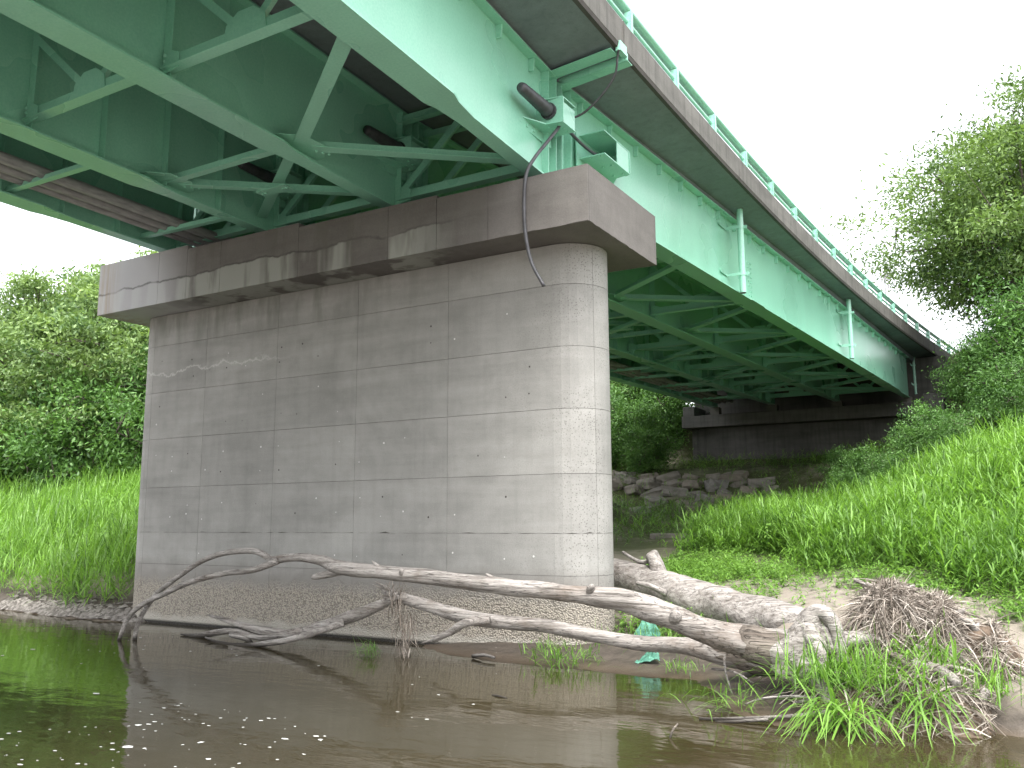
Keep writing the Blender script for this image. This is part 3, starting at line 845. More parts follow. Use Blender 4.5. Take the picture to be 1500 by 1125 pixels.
# girder restrainers: bolted bracket with black sleeve
def restrainer(sp, i, label, sg):
    yb_ = -0.05 if sp == 'n' else 2.25         # bearing plate
    y_in = 0.36 if sp == 'n' else 1.25         # other end of the box
    zc = 6.13 - (0.0 if sp == 'n' else 0.0) + ZF[i] - ZF[0]
    if sp == 'f': zc -= 0.02
    X = gp(i, sp, yb_).x + 0.008
    t_ = thing('girder_restrainer', label, 'restrainer bracket', (X, yb_, zc), 'bolted restrainer brackets on the girders')
    lo, hi = min(yb_, y_in), max(yb_, y_in)
    bb = MB(); bb.box(X, X + 0.016, lo - 0.62 if sp == 'n' else lo - 0.1, hi + 0.05 if sp == 'n' else hi + 0.4, zc - 0.34, zc + 0.26); bb.build('base_plate', M['green'], t_)
    for zz in (-0.2, 0.185):
        bb = MB()
        if sp == 'n': pts = [(X + .016, lo - 0.45, zc + zz), (X + .2, lo - .05, zc + zz), (X + .46, lo - .01, zc + zz), (X + .46, hi, zc + zz), (X + .016, hi, zc + zz)]
        else: pts = [(X + .016, lo, zc + zz), (X + .46, lo, zc + zz), (X + .46, hi + .02, zc + zz), (X + .2, hi + .05, zc + zz), (X + .016, hi + .3, zc + zz)]
        bb.poly(pts, (0, 0, 0.016)); bb.build('shelf_plate', M['green'], t_)
    bb = MB(); bb.box(X + .02, X + .47, yb_ - .014, yb_ + .014, zc - .182, zc + .183); bb.build('bearing_plate', M['green'], t_)
    bb = MB(); bb.box(X + .44, X + .456, lo + 0.02, hi - 0.02, zc - .18, zc + .12) if sp == 'n' else bb.box(X + .44, X + .456, hi - 0.5, hi - 0.02, zc - .18, zc + .18)
    bb.build('side_plate', M['rail_green'], t_)
    bb = MB(); bb.tube([(X + .24, yb_ + sg * .016, zc), (X + .24, yb_ + sg * .06, zc)], .125, 16); bb.build('sleeve_flange', M['rubber'], t_)
    L = 0.80 if sp == 'n' else 0.32
    pts = []; rd = []
    for k in range(22):
        pts.append((X + .24, yb_ + sg * (.06 + L * k / 21), zc + 0.02 * k / 21)); rd.append((0.105 - 0.025 * k / 21) * (1.0 if k % 2 else 0.95))
    rd[-1] *= 0.8
    MB().tube(pts, rd, 16).build('rubber_sleeve', M['rubber'], t_, smooth=True)
    bb = MB()
    for yy in np.linspace(lo - 0.5, lo - 0.1, 3) if sp == 'n' else np.linspace(hi + .1, hi + .35, 2):
        for zz in (-.28, .22): bb.box(X + .016, X + .034, yy - .02, yy + .02, zc + zz - .02, zc + zz + .02)
    for yy in np.linspace(lo + .06, hi - .08, 3):
        for xx in (.2, .36): bb.box(X + xx - .018, X + xx + .018, yy - .018, yy + .018, zc - .216, zc - .2)
    o = bb.build('bolt_heads', M['green'], t_); o['kind'] = 'stuff'
restrainer('n', 0, 'green bracket with a long black sleeve on the outer girder above the cap corner', -1)
restrainer('f', 0, 'green bracket with a stubby black sleeve pointing away, just past the cap corner', 1)
restrainer('n', 1, 'shaded bracket with black sleeve on the second girder, inside the bay', -1)
restrainer('n', 2, 'dark bracket with black sleeve on the third girder, deep under the deck', -1)

# cables
def cable(name, label, pts, r, mat='rubber'):
    P, R = cr([(*p, r) for p in pts], 8)
    o = MB().tube(P, R, 8).build(name, M[mat], smooth=True)
    return tag(o, label, 'cable', 'black cables at the girder joint')
cable('hanging_cable', 'black cable hanging loose over the pier cap down its face',
      [(7.32, 0.1, 6.0), (7.32, 0.0, 5.86), (7.31, -0.31, 5.54), (7.28, -0.62, 5.2), (7.21, -0.74, 4.93), (7.18, -0.755, 4.49), (7.2, -0.75, 4.05), (7.28, -0.73, 3.65), (7.46, -0.72, 3.30)], 0.026)
cable('loop_cable', 'black cable looping from the bracket up to the slab edge',
      [(7.25, 0.42, 6.2), (7.42, 0.5, 6.25), (7.6, 0.5, 6.32), (7.86, 0.5, 6.52), (8.05, 0.48, 6.74), (8.12, 0.42, 6.96), (8.17, 0.36, 7.05)], 0.018)
cable('restrainer_cable', 'straight black cable stretched between the two outer brackets',
      [(7.22, 0.2, 6.13), (7.22, 0.8, 6.06), (7.24, 1.3, 6.02), (7.25, 2.2, 6.08)], 0.026)

# service pipes in the last bay
for k, (dx, zc, r, lab) in enumerate(((-0.20, 5.57, 0.09, 'uppermost of three grey service pipes under the deck'), (-0.52, 5.56, 0.078, 'middle grey service pipe of the three under the deck'), (-0.77, 5.55, 0.072, 'grey service pipe closest to the far outer girder, lowest of three in view'))):
    pts = [(dx + SN * (y - Y0) * 0.9, y, zc) for y in np.arange(-26, 0.5, 2.0)] + [(dx + SFAR * (y - Y0) * 0.9, y, zc) for y in np.arange(0.6, 29, 2.0)]
    o = MB().tube(pts, r, 12).build('service_pipe', M['upipe'], smooth=True)
    tag(o, lab, 'pipe', 'service pipes under the deck')

# ------------------------------------------------------------------ abutment
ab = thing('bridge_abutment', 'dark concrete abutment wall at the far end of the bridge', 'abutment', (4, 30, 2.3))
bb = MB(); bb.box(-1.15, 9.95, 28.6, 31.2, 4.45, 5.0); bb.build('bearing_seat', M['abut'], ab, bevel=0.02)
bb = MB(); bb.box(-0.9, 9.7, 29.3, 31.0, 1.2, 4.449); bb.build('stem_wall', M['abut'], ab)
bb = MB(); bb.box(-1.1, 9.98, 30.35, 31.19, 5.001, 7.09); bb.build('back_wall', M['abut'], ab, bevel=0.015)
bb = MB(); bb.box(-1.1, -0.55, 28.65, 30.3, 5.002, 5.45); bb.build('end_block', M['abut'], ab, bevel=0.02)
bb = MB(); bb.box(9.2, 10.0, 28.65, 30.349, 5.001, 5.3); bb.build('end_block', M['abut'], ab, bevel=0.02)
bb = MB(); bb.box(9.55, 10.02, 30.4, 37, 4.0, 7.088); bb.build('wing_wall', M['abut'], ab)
for i in range(4):
    c0 = gp(i, 'f', 28.95)
    bb = MB(); bb.box(c0.x - .2, c0.x + .2, 28.72, 29.15, 5.0, ZF[i] + 0.001); bb.build('bearing', M['core'], ab)

# ------------------------------------------------------------------ driftwood
def log(name, label, pieces, mat, n=14, grp='driftwood stranded against the pier', rough=0.16, bark=0.06, names=None):
    """pieces: first = main stem (thing), others children"""
    P, R = cr(pieces[0], 7)
    root = MB().tube(P, R, n, rough, True, 1.3, bark).build(name, M[mat], smooth=True)
    tag(root, label, 'driftwood', grp)
    for k, pc in enumerate(pieces[1:]):
        P, R = cr(pc, 7)
        nm = names[k] if names else 'branch'
        MB().tube(P, R, max(8, n - 4) if nm != 'bark' else n, rough, True, k * 2.1, bark).build(nm, M['bark' if nm == 'bark' else mat], root, smooth=True)
    return root
log('driftwood', 'long pale driftwood trunk arching across the front of the pier, forked tips in the water', [
    [(10.98, -1.85, -1.10, 0.225), (10.58, -1.85, -1.07, 0.182), (10.24, -1.84, -1.01, 0.16), (9.81, -1.84, -0.92, 0.137), (9.37, -1.83, -0.78, 0.128), (9.01, -1.83, -0.69, 0.117), (8.56, -1.82, -0.65, 0.106), (8.04, -1.81, -0.62, 0.097), (7.3, -1.8, -0.58, 0.097), (6.5, -1.79, -0.52, 0.093), (5.63, -1.78, -0.47, 0.088), (4.93, -1.77, -0.43, 0.095), (4.56, -1.76, -0.34, 0.07), (4.05, -1.75, -0.31, 0.06), (3.59, -1.75, -0.37, 0.055)],
    [(3.66, -1.75, -0.37, 0.055), (3.31, -1.74, -0.24, 0.045), (2.82, -1.74, -0.25, 0.042), (2.39, -1.73, -0.33, 0.04), (2.02, -1.72, -0.46, 0.039), (1.57, -1.72, -0.69, 0.039), (1.12, -1.71, -0.96, 0.038), (0.79, -1.71, -1.36, 0.036), (0.69, -1.7, -1.75, 0.032)],
    [(3.8, -1.80, -0.36, 0.055), (3.41, -1.88, -0.49, 0.043), (2.85, -1.87, -0.55, 0.042), (2.14, -1.87, -0.69, 0.04), (1.54, -1.86, -0.89, 0.039), (1.0, -1.86, -1.09, 0.037), (0.69, -1.85, -1.33, 0.034), (0.49, -1.85, -1.75, 0.028)],
    [(5.08, -1.77, -0.44, 0.07), (4.75, -1.76, -0.51, 0.057), (4.47, -1.76, -0.56, 0.043), (4.42, -1.76, -0.55, 0.02)],
    [(7.4, -1.8, -0.54, 0.036), (7.28, -1.8, -0.48, 0.022), (7.22, -1.8, -0.45, 0.008)],
    [(11.0, -1.85, -1.10, 0.226), (10.58, -1.85, -1.07, 0.188), (10.36, -1.845, -1.03, 0.174), (10.28, -1.842, -1.015, 0.15)],
    [(8.62, -1.86, -0.62, 0.06), (8.66, -1.92, -0.56, 0.045), (8.69, -1.95, -0.53, 0.02)],
    [(9.62, -1.92, -0.84, 0.075), (9.66, -1.99, -0.79, 0.055), (9.68, -2.02, -0.77, 0.02)],
    [(6.0, -1.83, -0.47, 0.05), (6.02, -1.88, -0.44, 0.035), (6.03, -1.9, -0.43, 0.012)],
    [(5.6, -1.8, -0.42, 0.04), (5.52, -1.8, -0.36, 0.018), (5.47, -1.8, -0.33, 0.005)]], 'drift', names=['branch', 'branch', 'branch', 'stub', 'bark', 'knot', 'knot', 'knot', 'stub'])
log('driftwood', 'lower driftwood trunk with a splintered broken end propped in front of the pier', [
    [(5.0, -0.96, -0.77, 0.035), (5.17, -0.97, -0.83, 0.07), (5.72, -1.0, -0.93, 0.078), (6.41, -1.05, -1.05, 0.089), (7.06, -1.09, -1.09, 0.086), (7.66, -1.12, -1.1, 0.083), (8.23, -1.16, -1.16, 0.078), (8.85, -1.19, -1.21, 0.08), (9.44, -1.23, -1.2, 0.095), (9.91, -1.26, -1.23, 0.142), (10.35, -1.28, -1.25, 0.175), (10.85, -1.31, -1.26, 0.188)],
    [(6.9, -1.2, -1.05, 0.06), (6.6, -1.3, -1.1, 0.055), (6.38, -1.31, -1.22, 0.05), (6.1, -1.3, -1.34, 0.03)],
    [(6.5, -1.31, -1.17, 0.03), (6.2, -1.33, -1.3, 0.02), (5.93, -1.33, -1.39, 0.006)],
    [(6.45, -1.28, -1.17, 0.03), (6.22, -1.27, -1.27, 0.02), (6.02, -1.27, -1.30, 0.005)],
    [(10.9, -1.31, -1.26, 0.195), (10.35, -1.28, -1.25, 0.183), (9.95, -1.26, -1.23, 0.152), (9.75, -1.25, -1.22, 0.118)],
    [(5.25, -0.97, -0.83, 0.04), (5.02, -0.96, -0.77, 0.022), (4.80, -0.95, -0.70, 0.005)],
    [(5.25, -1.0, -0.82, 0.04), (5.05, -1.0, -0.72, 0.02), (4.88, -1.0, -0.66, 0.005)],
    [(5.3, -0.95, -0.86, 0.04), (5.1, -0.93, -0.88, 0.025), (4.9, -0.93, -0.86, 0.005)]], 'drift', names=['branch', 'splinter', 'splinter', 'bark', 'splinter', 'splinter', 'splinter'])
log('driftwood_branch', 'forked driftwood branch sloping from the broken end down into the dark water', [
    [(5.36, -1.09, -0.82, 0.05), (5.08, -1.08, -0.95, 0.07), (4.72, -1.08, -1.08, 0.083), (4.22, -1.07, -1.24, 0.085), (3.69, -1.06, -1.39, 0.082), (3.28, -1.05, -1.45, 0.068), (2.86, -1.04, -1.44, 0.064), (2.41, -1.03, -1.4, 0.05), (1.95, -1.03, -1.32, 0.036), (1.55, -1.02, -1.27, 0.012)],
    [(4.5, -1.2, -1.22, 0.055), (4.2, -1.36, -1.33, 0.05), (3.59, -1.36, -1.49, 0.044), (2.76, -1.34, -1.62, 0.038), (2.24, -1.33, -1.62, 0.03), (1.86, -1.32, -1.56, 0.012)],
    [(3.3, -1.05, -1.44, 0.055), (2.72, -1.04, -1.54, 0.046), (2.19, -1.03, -1.48, 0.047), (1.78, -1.02, -1.52, 0.048), (1.34, -1.02, -1.60, 0.045), (0.93, -1.01, -1.6, 0.012)],
    [(2.1, -1.03, -1.53, 0.052), (2.45, -1.04, -1.58, 0.041), (2.66, -1.04, -1.74, 0.031)]], 'drift')
log('driftwood_log', 'thick pale log lying on the sand right of the pier, with an upright broken stub', [
    [(6.9, 2.5, -0.67, 0.24), (7.07, 2.38, -0.69, 0.262), (7.91, 1.87, -0.81, 0.28), (8.71, 1.38, -0.93, 0.273), (9.41, 0.95, -1.02, 0.262), (10.04, 0.56, -1.06, 0.239), (10.56, 0.25, -1.12, 0.19)],
    [(8.12, 1.75, -0.84, 0.185), (8.0, 1.82, -0.66, 0.14), (7.92, 1.87, -0.46, 0.115), (7.84, 1.9, -0.33, 0.10), (7.82, 1.9, -0.30, 0.04)],
    [(7.88, 1.88, -0.43, 0.036), (7.55, 2.09, -0.45, 0.032), (7.2, 2.3, -0.32, 0.02)],
    [(8.3, 1.3, -0.85, 0.05), (8.05, 1.25, -0.75, 0.04), (7.85, 1.3, -0.72, 0.03)]], 'drift', 16, names=['stub', 'branch', 'branch'], rough=0.13, bark=0.08)
log('root_crown', 'knobbly root crown at the thick end of the arching trunk', [
    [(10.74, -1.90, -1.30, 0.20), (10.84, -1.93, -1.10, 0.19), (10.93, -1.95, -0.92, 0.14), (11.0, -1.96, -0.76, 0.11), (11.08, -1.97, -0.69, 0.085), (11.17, -1.97, -0.74, 0.075), (11.24, -1.98, -0.88, 0.06), (11.27, -2.0, -1.15, 0.05)],
    [(10.96, -1.97, -0.80, 0.10), (11.02, -2.04, -0.92, 0.095), (11.08, -2.09, -1.07, 0.08), (11.13, -2.12, -1.25, 0.04)],
    [(10.9, -1.9, -1.0, 0.15), (11.02, -1.75, -0.98, 0.11), (11.15, -1.6, -0.98, 0.07), (11.35, -1.5, -1.0, 0.03)],
    [(10.9, -2.02, -1.15, 0.15), (11.04, -2.15, -1.25, 0.10), (11.16, -2.28, -1.38, 0.06), (11.24, -2.36, -1.5, 0.03)],
    [(11.1, -1.8, -1.05, 0.10), (11.28, -1.72, -0.98, 0.08), (11.45, -1.66, -0.95, 0.05), (11.62, -1.6, -1.0, 0.02)],
    [(10.98, -1.95, -0.86, 0.10), (11.1, -1.93, -0.92, 0.10), (11.2, -1.93, -1.05, 0.09), (11.25, -1.95, -1.2, 0.07)]], 'drift', 12, rough=0.34, bark=0.14, names=['root', 'root', 'root', 'root', 'root'])

# debris mound: matted root ball with straw and sticks
pile = thing('debris_pile', 'heap of dead roots, straw and flood debris at the waterline on the right', 'debris pile', (11.9, -1.5, -1.5))
def mound_z(x, y):
    bump = lambda cx_, cy_, sx_, sy_, h_: h_ * np.exp(-(((x - cx_) / sx_) ** 2 + ((y - cy_) / sy_) ** 2) ** 1.5)
    return -1.72 + np.maximum.reduce([bump(11.60, -1.2, 0.44, 0.58, 1.16), bump(11.98, -1.1, 0.44, 0.58, 1.02), bump(12.38, -1.12, 0.44, 0.52, 0.86), bump(11.3, -1.8, 0.55, 0.6, 0.45), bump(11.9, -1.8, 0.6, 0.5, 0.5)]) + 0.06 * vnoise(np.asarray(x, float), np.asarray(y, float), 3.1, 55) * (np.abs(np.asarray(x, float) - 11.9) < 0.9)
mx_, my_ = np.meshgrid(np.linspace(10.3, 13.3, 70), np.linspace(-2.9, 0.2, 70))
mz_ = mound_z(mx_, my_) + 0.05 * vnoise(mx_, my_, 6, 11) + 0.03 * vnoise(mx_, my_, 15, 12)
jj = (np.arange(69)[:, None] * 70 + np.arange(69)[None, :]).ravel()
q = NT('matted_debris'); M['mat_debris'] = q.fin(q.ramp(q.noise(q.pos(), 9, 6, 0.7), [(0.3, (0.03, 0.022, 0.016)), (0.7, (0.16, 0.12, 0.09))]), 0.95, 0.1)
np_mesh('mound', np.stack([mx_.ravel(), my_.ravel(), mz_.ravel()], 1), np.stack([jj, jj + 1, jj + 71, jj + 70], 1), M['mat_debris'], pile, smooth=True)

def ribbons(P, D, L, W, curl, nseg=3, tint=None, twist=None, up=None):
    """P base (n,3), D unit dir (n,3), L length, W width, curl: droop amount -> V,F,T (quads)"""
    n = len(P)
    up = np.array([0, 0, 1.0]) if up is None else up
    side = np.cross(D, up); sl = np.linalg.norm(side, axis=1, keepdims=True)
    rnd = rng.normal(size=(n, 3)); side = np.where(sl < 0.2, np.cross(D, rnd), side)
    if twist is not None: side = side * np.cos(twist)[:, None] + np.cross(D, side) * np.sin(twist)[:, None]
    side /= np.linalg.norm(side, axis=1, keepdims=True) + 1e-9
    V = np.zeros((n, nseg + 1, 2, 3))
    for k in range(nseg + 1):
        s = k / nseg
        c = P + D * (L * s)[:, None]
        c[:, 2] -= curl * L * s * s
        w = W * (1.0 - s ** 2.2) * (0.55 + 0.45 * min(1, s * 3)) if k < nseg else W * 0.04
        V[:, k, 0] = c - side * (w / 2)[:, None]
        V[:, k, 1] = c + side * (w / 2)[:, None]
    idx = np.arange(n)[:, None] * (2 * (nseg + 1))
    F = []
    for k in range(nseg):
        a = idx + 2 * k
        F.append(np.concatenate([a, a + 1, a + 3, a + 2], 1))
    F = np.stack(F, 1).reshape(-1, 4)
    T = np.repeat(tint if tint is not None else rng.random(n), 2 * (nseg + 1))
    return V.reshape(-1, 3), F, T

def unit(a): return a / (np.linalg.norm(a, axis=1, keepdims=True) + 1e-9)
# straw
n = 21000
sx = rng.normal(11.85, 0.5, n); sy = rng.normal(-1.45, 0.42, n)
sx[:13000] = rng.normal(11.85, 0.45, 13000); sy[:13000] = rng.normal(-1.35, 0.28, 13000)
sz = mound_z(sx, sy) + rng.uniform(-0.02, 0.10, n)
k_ = (sz > -1.6) & ~((sx > 12.45) & (sy < -1.55))
k_ &= vnoise(sx, sy, 2.6, 50) + 0.6 * vnoise(sx, sy, 6.0, 51) > -0.62
P = np.stack([sx, sy, sz], 1)[k_]; n = len(P)
D = unit(np.stack([rng.normal(0, 1, n), rng.normal(-0.3, 0.8, n), rng.normal(-0.2, 0.5, n)], 1))
V, F, T = ribbons(P - D * 0.1, D, rng.uniform(0.14, 0.5, n), rng.uniform(0.005, 0.018, n), rng.uniform(0.1, 0.8, n), 3, np.clip(rng.normal(0.58, 0.27, n), 0, 1), rng.uniform(0, 3.1, n))
o = np_mesh('straw', V, F, M['straw'], pile, T); o['kind'] = 'stuff'
for k in range(24):
    a = random.uniform(0, 6.28); x = random.gauss(11.85, 0.42); y = random.gauss(-1.5, 0.38)
    z = float(mound_z(np.array(x), np.array(y))) + random.uniform(0.0, 0.07)
    L = random.uniform(0.16, 0.42); r = random.uniform(0.028, 0.06)
    d = Vector((math.cos(a), math.sin(a) * 0.7, random.uniform(-0.6, 0.25)))
    pts = [(x + d.x * L * t + 0.05 * math.sin(4 * t + k), y + d.y * L * t, max(-1.6, z + d.z * L * t + 0.05 * math.cos(5 * t + k)), r * w_) for t, w_ in ((-0.5, .25), (-0.25, .9), (0.1, 1.0), (0.4, .8), (0.6, .2))]
    P_, R_ = cr(pts, 3)
    MB().tube(P_, R_, 8, 0.4, True, k * 1.7, 0.2).build('root_piece', M['drift' if k % 2 else 'bark'], pile, smooth=True)
for k in range(26):
    a = random.uniform(0, 6.28); x = random.gauss(11.75, 0.45); y = random.gauss(-1.5, 0.4)
    z = float(mound_z(np.array(x), np.array(y))) + random.uniform(0.0, 0.08)
    L = random.uniform(0.25, 0.75); r = random.uniform(0.007, 0.02)
    d = Vector((math.cos(a), math.sin(a) * 0.6, random.uniform(-0.5, 0.35)))
    pts = [(x + d.x * L * t + 0.04 * math.sin(5 * t + k), y + d.y * L * t, max(-1.66, z + d.z * L * t + 0.03 * math.cos(4 * t + k)), r * (1 - 0.6 * t)) for t in (-0.4, -0.1, 0.2, 0.6)]
    P_, R_ = cr(pts, 3)
    MB().tube(P_, R_, 6, 0.2).build('stick', M['drift' if k % 3 else 'bark'], pile, smooth=True)
# pale twigs in the water left of the heap
def twig(label, pts, r, mat='drift'):
    P_, R_ = cr([(*p, r * (1 - 0.5 * i / len(pts))) for i, p in enumerate(pts)], 4)
    o = MB().tube(P_, R_, 7, 0.2).build('twig', M[mat], smooth=True)
    tag(o, label, 'twig', 'twigs at the waterline')
twig('pale straight twig lying in the shallow water left of the debris heap', [(11.3, -2.35, -1.5), (10.9, -2.55, -1.56), (10.45, -2.7, -1.6), (10.15, -2.82, -1.61)], 0.022)
twig('thin curved twig above the straight one beside the grass', [(11.2, -2.2, -1.45), (10.9, -2.35, -1.42), (10.6, -2.35, -1.47), (10.42, -2.3, -1.55)], 0.012)
twig('short pale twig half sunk at the tip of the waterside twigs', [(10.75, -2.72, -1.57), (10.5, -2.8, -1.6), (10.3, -2.82, -1.62)], 0.016)
twig('thin bent twig on the mud below the trunk', [(9.75, -1.2, -1.43), (10.05, -1.35, -1.42), (10.35, -1.6, -1.5), (10.5, -1.75, -1.55)], 0.014)
twig('upright thin twig stuck in the mud under the trunk', [(10.0, -1.55, -1.25), (10.03, -1.6, -1.4), (10.12, -1.7, -1.58)], 0.012)
twig('small pale stick lying on the mud in front of the pier', [(6.35, -0.75, -1.59), (6.55, -0.78, -1.56), (6.75, -0.85, -1.57)], 0.028)
twig('tiny dark stick poking from the water in the middle', [(10.15, -3.6, -1.66), (10.17, -3.55, -1.57), (10.2, -3.5, -1.52)], 0.012, 'bark')
twig('dark chip floating in front of the pier', [(7.9, -2.75, -1.625), (8.0, -2.8, -1.61), (8.12, -2.82, -1.62)], 0.014, 'bark')

# hanging straw and roots on the broken branch
n = 420
P = np.stack([rng.normal(5.28, 0.07, n), rng.normal(-1.05, 0.05, n), rng.uniform(-0.98, -0.75, n)], 1)
P[200:] = np.stack([rng.normal(5.45, 0.09, 220), rng.normal(-1.05, 0.06, 220), rng.uniform(-1.55, -1.0, 220)], 1)
D = unit(np.stack([rng.normal(0, 0.35, n), rng.normal(0, 0.3, n), -np.abs(rng.normal(0.8, 0.4, n))], 1))
D[:120] = unit(rng.normal(0, 1, (120, 3)))
V, F, T = ribbons(P, D, rng.uniform(0.1, 0.36, n), rng.uniform(0.005, 0.014, n), np.zeros(n), 3, np.clip(rng.normal(0.45, 0.22, n), 0, 1))
V[:, 2] = np.maximum(V[:, 2], WZ)
o = np_mesh('hanging_straw', V, F, M['straw'], None, T)
tag(o, 'dry straw and roots dangling from the broken branch', 'straw tangle')

# cloth
def cloth(label, cx_, cy_, pts, amp, seed):
    bb = MB(); N = 9
    vs = []; fs = []
    A, B, C_, D_ = [Vector(p) for p in pts]
    for i in range(N):
        for j in range(N):
            u, v = i / (N - 1), j / (N - 1)
            p = A.lerp(B, u).lerp(D_.lerp(C_, u), v)
            p += Vector((0.5, -0.6, 1)) * amp * mnoise.noise(Vector((u * 3.1, v * 3.7, seed)))
            e_ = 0.03 * mnoise.noise(Vector((u * 9, v * 9, seed + 5)))
            vs.append(p + Vector((e_, 0, e_)))
    for i in range(N - 1):
        for j in range(N - 1): fs.append((i * N + j, (i + 1) * N + j, (i + 1) * N + j + 1, i * N + j + 1))
    bb.add(vs, fs); o = bb.build('cloth_scrap', M['cloth'], smooth=False)
    md = o.modifiers.new('thick', 'SOLIDIFY'); md.thickness = 0.006
    tag(o, label, 'cloth', 'green cloth scraps on the mud')
cloth('larger green mesh cloth draped on the mud beside the trunk', 0, 0, [(8.10, 0.35, -1.45), (8.58, 0.22, -1.43), (8.56, 0.35, -1.27), (8.28, 0.5, -1.10)], 0.05, 2.0)
cloth('smaller folded green cloth scrap nearer the water', 0, 0, [(8.55, -0.5, -1.54), (8.86, -0.45, -1.50), (8.80, -0.35, -1.42), (8.64, -0.3, -1.44)], 0.06, 7.0)

# ------------------------------------------------------------------ stones
def stone_me(seed, sx, sy, sz):
    import bmesh
    bm = bmesh.new(); bmesh.ops.create_cube(bm, size=2.0)
    bmesh.ops.subdivide_edges(bm, edges=bm.edges[:], cuts=3, use_grid_fill=True)
    for v in bm.verts:
        p = v.co.copy()
        p = p * 0.72 + p.normalized() * 0.42
        k = 1 + 0.26 * mnoise.noise(p * 0.9 + Vector((seed * 3.7, 0, 0))) + 0.10 * mnoise.noise(p * 2.6 + Vector((0, seed, 0)))
        v.co = Vector((p.x * sx, p.y * sy, p.z * sz)) * k
    me = bpy.data.meshes.new('stone'); bm.to_mesh(me); bm.free()
    me.materials.append(M['stone'])
    return me
rev = thing('stone_revetment', 'rows of big pale stones lining the slope under the far span', 'stone revetment', (0, 22, 1.2))
smes = [stone_me(k, 0.55, 0.40, 0.26) for k in range(8)]
for row in range(5):
    for k in range(15):
        x = -5.6 + k * 0.92 + (row % 2) * 0.45 + random.uniform(-0.12, 0.12); y = 20.6 + row * 0.78 + random.uniform(-0.1, 0.1)
        if x > 6.5 - row * 0.8: continue
        if random.random() < 0.12: continue
        o = bpy.data.objects.new('stone', random.choice(smes)); COL.objects.link(o); o.parent = rev
        o.location = Vector((x, y, float(ground(x, y)) - 0.05)) - base_of(rev)
        s = random.uniform(0.5, 1.05); o.scale = (s, s, s * random.uniform(0.8, 1.1)); o.rotation_euler = (random.uniform(-.3, .3), random.uniform(-.3, .3), random.uniform(0, 6.28))
for (x, y, rz, L_, W_), lab in zip(((5.0, 11.6, 0.1, 1.9, 0.7), (6.2, 10.3, -0.05, 1.7, 0.65), (6.9, 8.9, 0.12, 1.3, 0.6)), ('flat concrete slab farthest behind the pier nose, half sunk in sand', 'middle flat slab on the sand path behind the pier', 'flat slab nearest the thick pale log, half covered by weeds')):
    bb = MB(); z = float(ground(x, y)); ca, sa = math.cos(rz), math.sin(rz)
    pts = [(-.5, -.5), (-.1, -.56), (.5, -.47), (.53, .1), (.48, .5), (-.2, .53), (-.52, .45)]
    bb.poly([(x + (u * L_) * ca - (v * W_) * sa, y + (u * L_) * sa + (v * W_) * ca, z - 0.15) for u, v in pts], (0.01, 0, 0.24))
    tag(bb.build('concrete_slab', M['stone'], bevel=0.02), lab, 'slab', 'flat slabs behind the pier', 'thing')
# gravel along the left waterline
def pebbles(xs, ys, smin, smax, name, label):
    base = np.array([(1, 0, 0), (.3, .95, 0), (-.8, .6, 0), (-.8, -.6, 0), (.3, -.95, 0), (0.1, 0.05, .62)])
    tri = np.array([(0, 1, 5), (1, 2, 5), (2, 3, 5), (3, 4, 5), (4, 0, 5)])
    n = len(xs); zs = ground(xs, ys)
    s = rng.uniform(smin, smax, n) ; a = rng.uniform(0, 6.28, n)
    V = base[None] * np.stack([s * rng.uniform(.7, 1.3, n), s * rng.uniform(.7, 1.2, n), s * rng.uniform(.6, 1.2, n)], 1)[:, None, :]
    V = V * rng.uniform(0.8, 1.2, (n, 6, 1))
    ca, sa = np.cos(a)[:, None], np.sin(a)[:, None]
    V = np.stack([V[..., 0] * ca - V[..., 1] * sa + xs[:, None], V[..., 0] * sa + V[..., 1] * ca + ys[:, None], V[..., 2] + zs[:, None] - 0.01], -1)
    F = (np.arange(n)[:, None, None] * 6 + tri[None]).reshape(-1, 3)
    o = np_mesh(name, V.reshape(-1, 3), F, M['gravel'], None, np.repeat(rng.random(n), 6)); o['kind'] = 'stuff'; o['label'] = label
n = 2600
xs = rng.uniform(-6.5, -1.2, n); ys = np.interp(xs, SX, SY) + np.abs(rng.normal(0.05, 0.22, n))
pebbles(xs, ys, 0.02, 0.085, 'gravel', 'pale broken gravel along the left waterline')
n = 500
xs = rng.uniform(5.0, 12.5, n); ys = np.interp(xs, SX, SY) + rng.uniform(0.3, 3.2, n)
pebbles(xs, ys, 0.008, 0.03, 'gravel', 'small pebbles scattered over the mud and sand')

# foam flecks on the water
n = 900
fx = np.concatenate([rng.uniform(4.8, 8.0, 450), rng.uniform(0, 13.5, 330), rng.uniform(-3, 2, 120)]); fy = np.concatenate([rng.uniform(-7.5, -4.6, 450), rng.uniform(-7, -1.2, 330), rng.uniform(-4, -1, 120)])
keep = (fy < np.interp(fx, SX, SY) - 0.2) & (rng.random(n) < (0.07 + 0.3 * (vnoise(fx, fy, 1.3, 20) > 0.15)) * np.where(fx > 8.4, 0.35, 1)); fx, fy = fx[keep], fy[keep]; n = len(fx)
ang = np.linspace(0, 2 * np.pi, 7)[:-1]
s = np.abs(rng.normal(0.005, 0.009, n)) + 0.004
V = np.stack([fx[:, None] + np.cos(ang)[None] * s[:, None] * rng.uniform(0.8, 1.8, (n, 1)) * rng.uniform(0.7, 1.3, (n, 6)), fy[:, None] + np.sin(ang)[None] * s[:, None] * rng.uniform(0.6, 1.2, (n, 6)), np.full((n, 6), WZ + 0.004)], -1)
o = np_mesh('foam', V.reshape(-1, 3), np.arange(n * 6).reshape(-1, 6), M['foam']); o['kind'] = 'stuff'; o['label'] = 'white foam flecks drifting on the water'

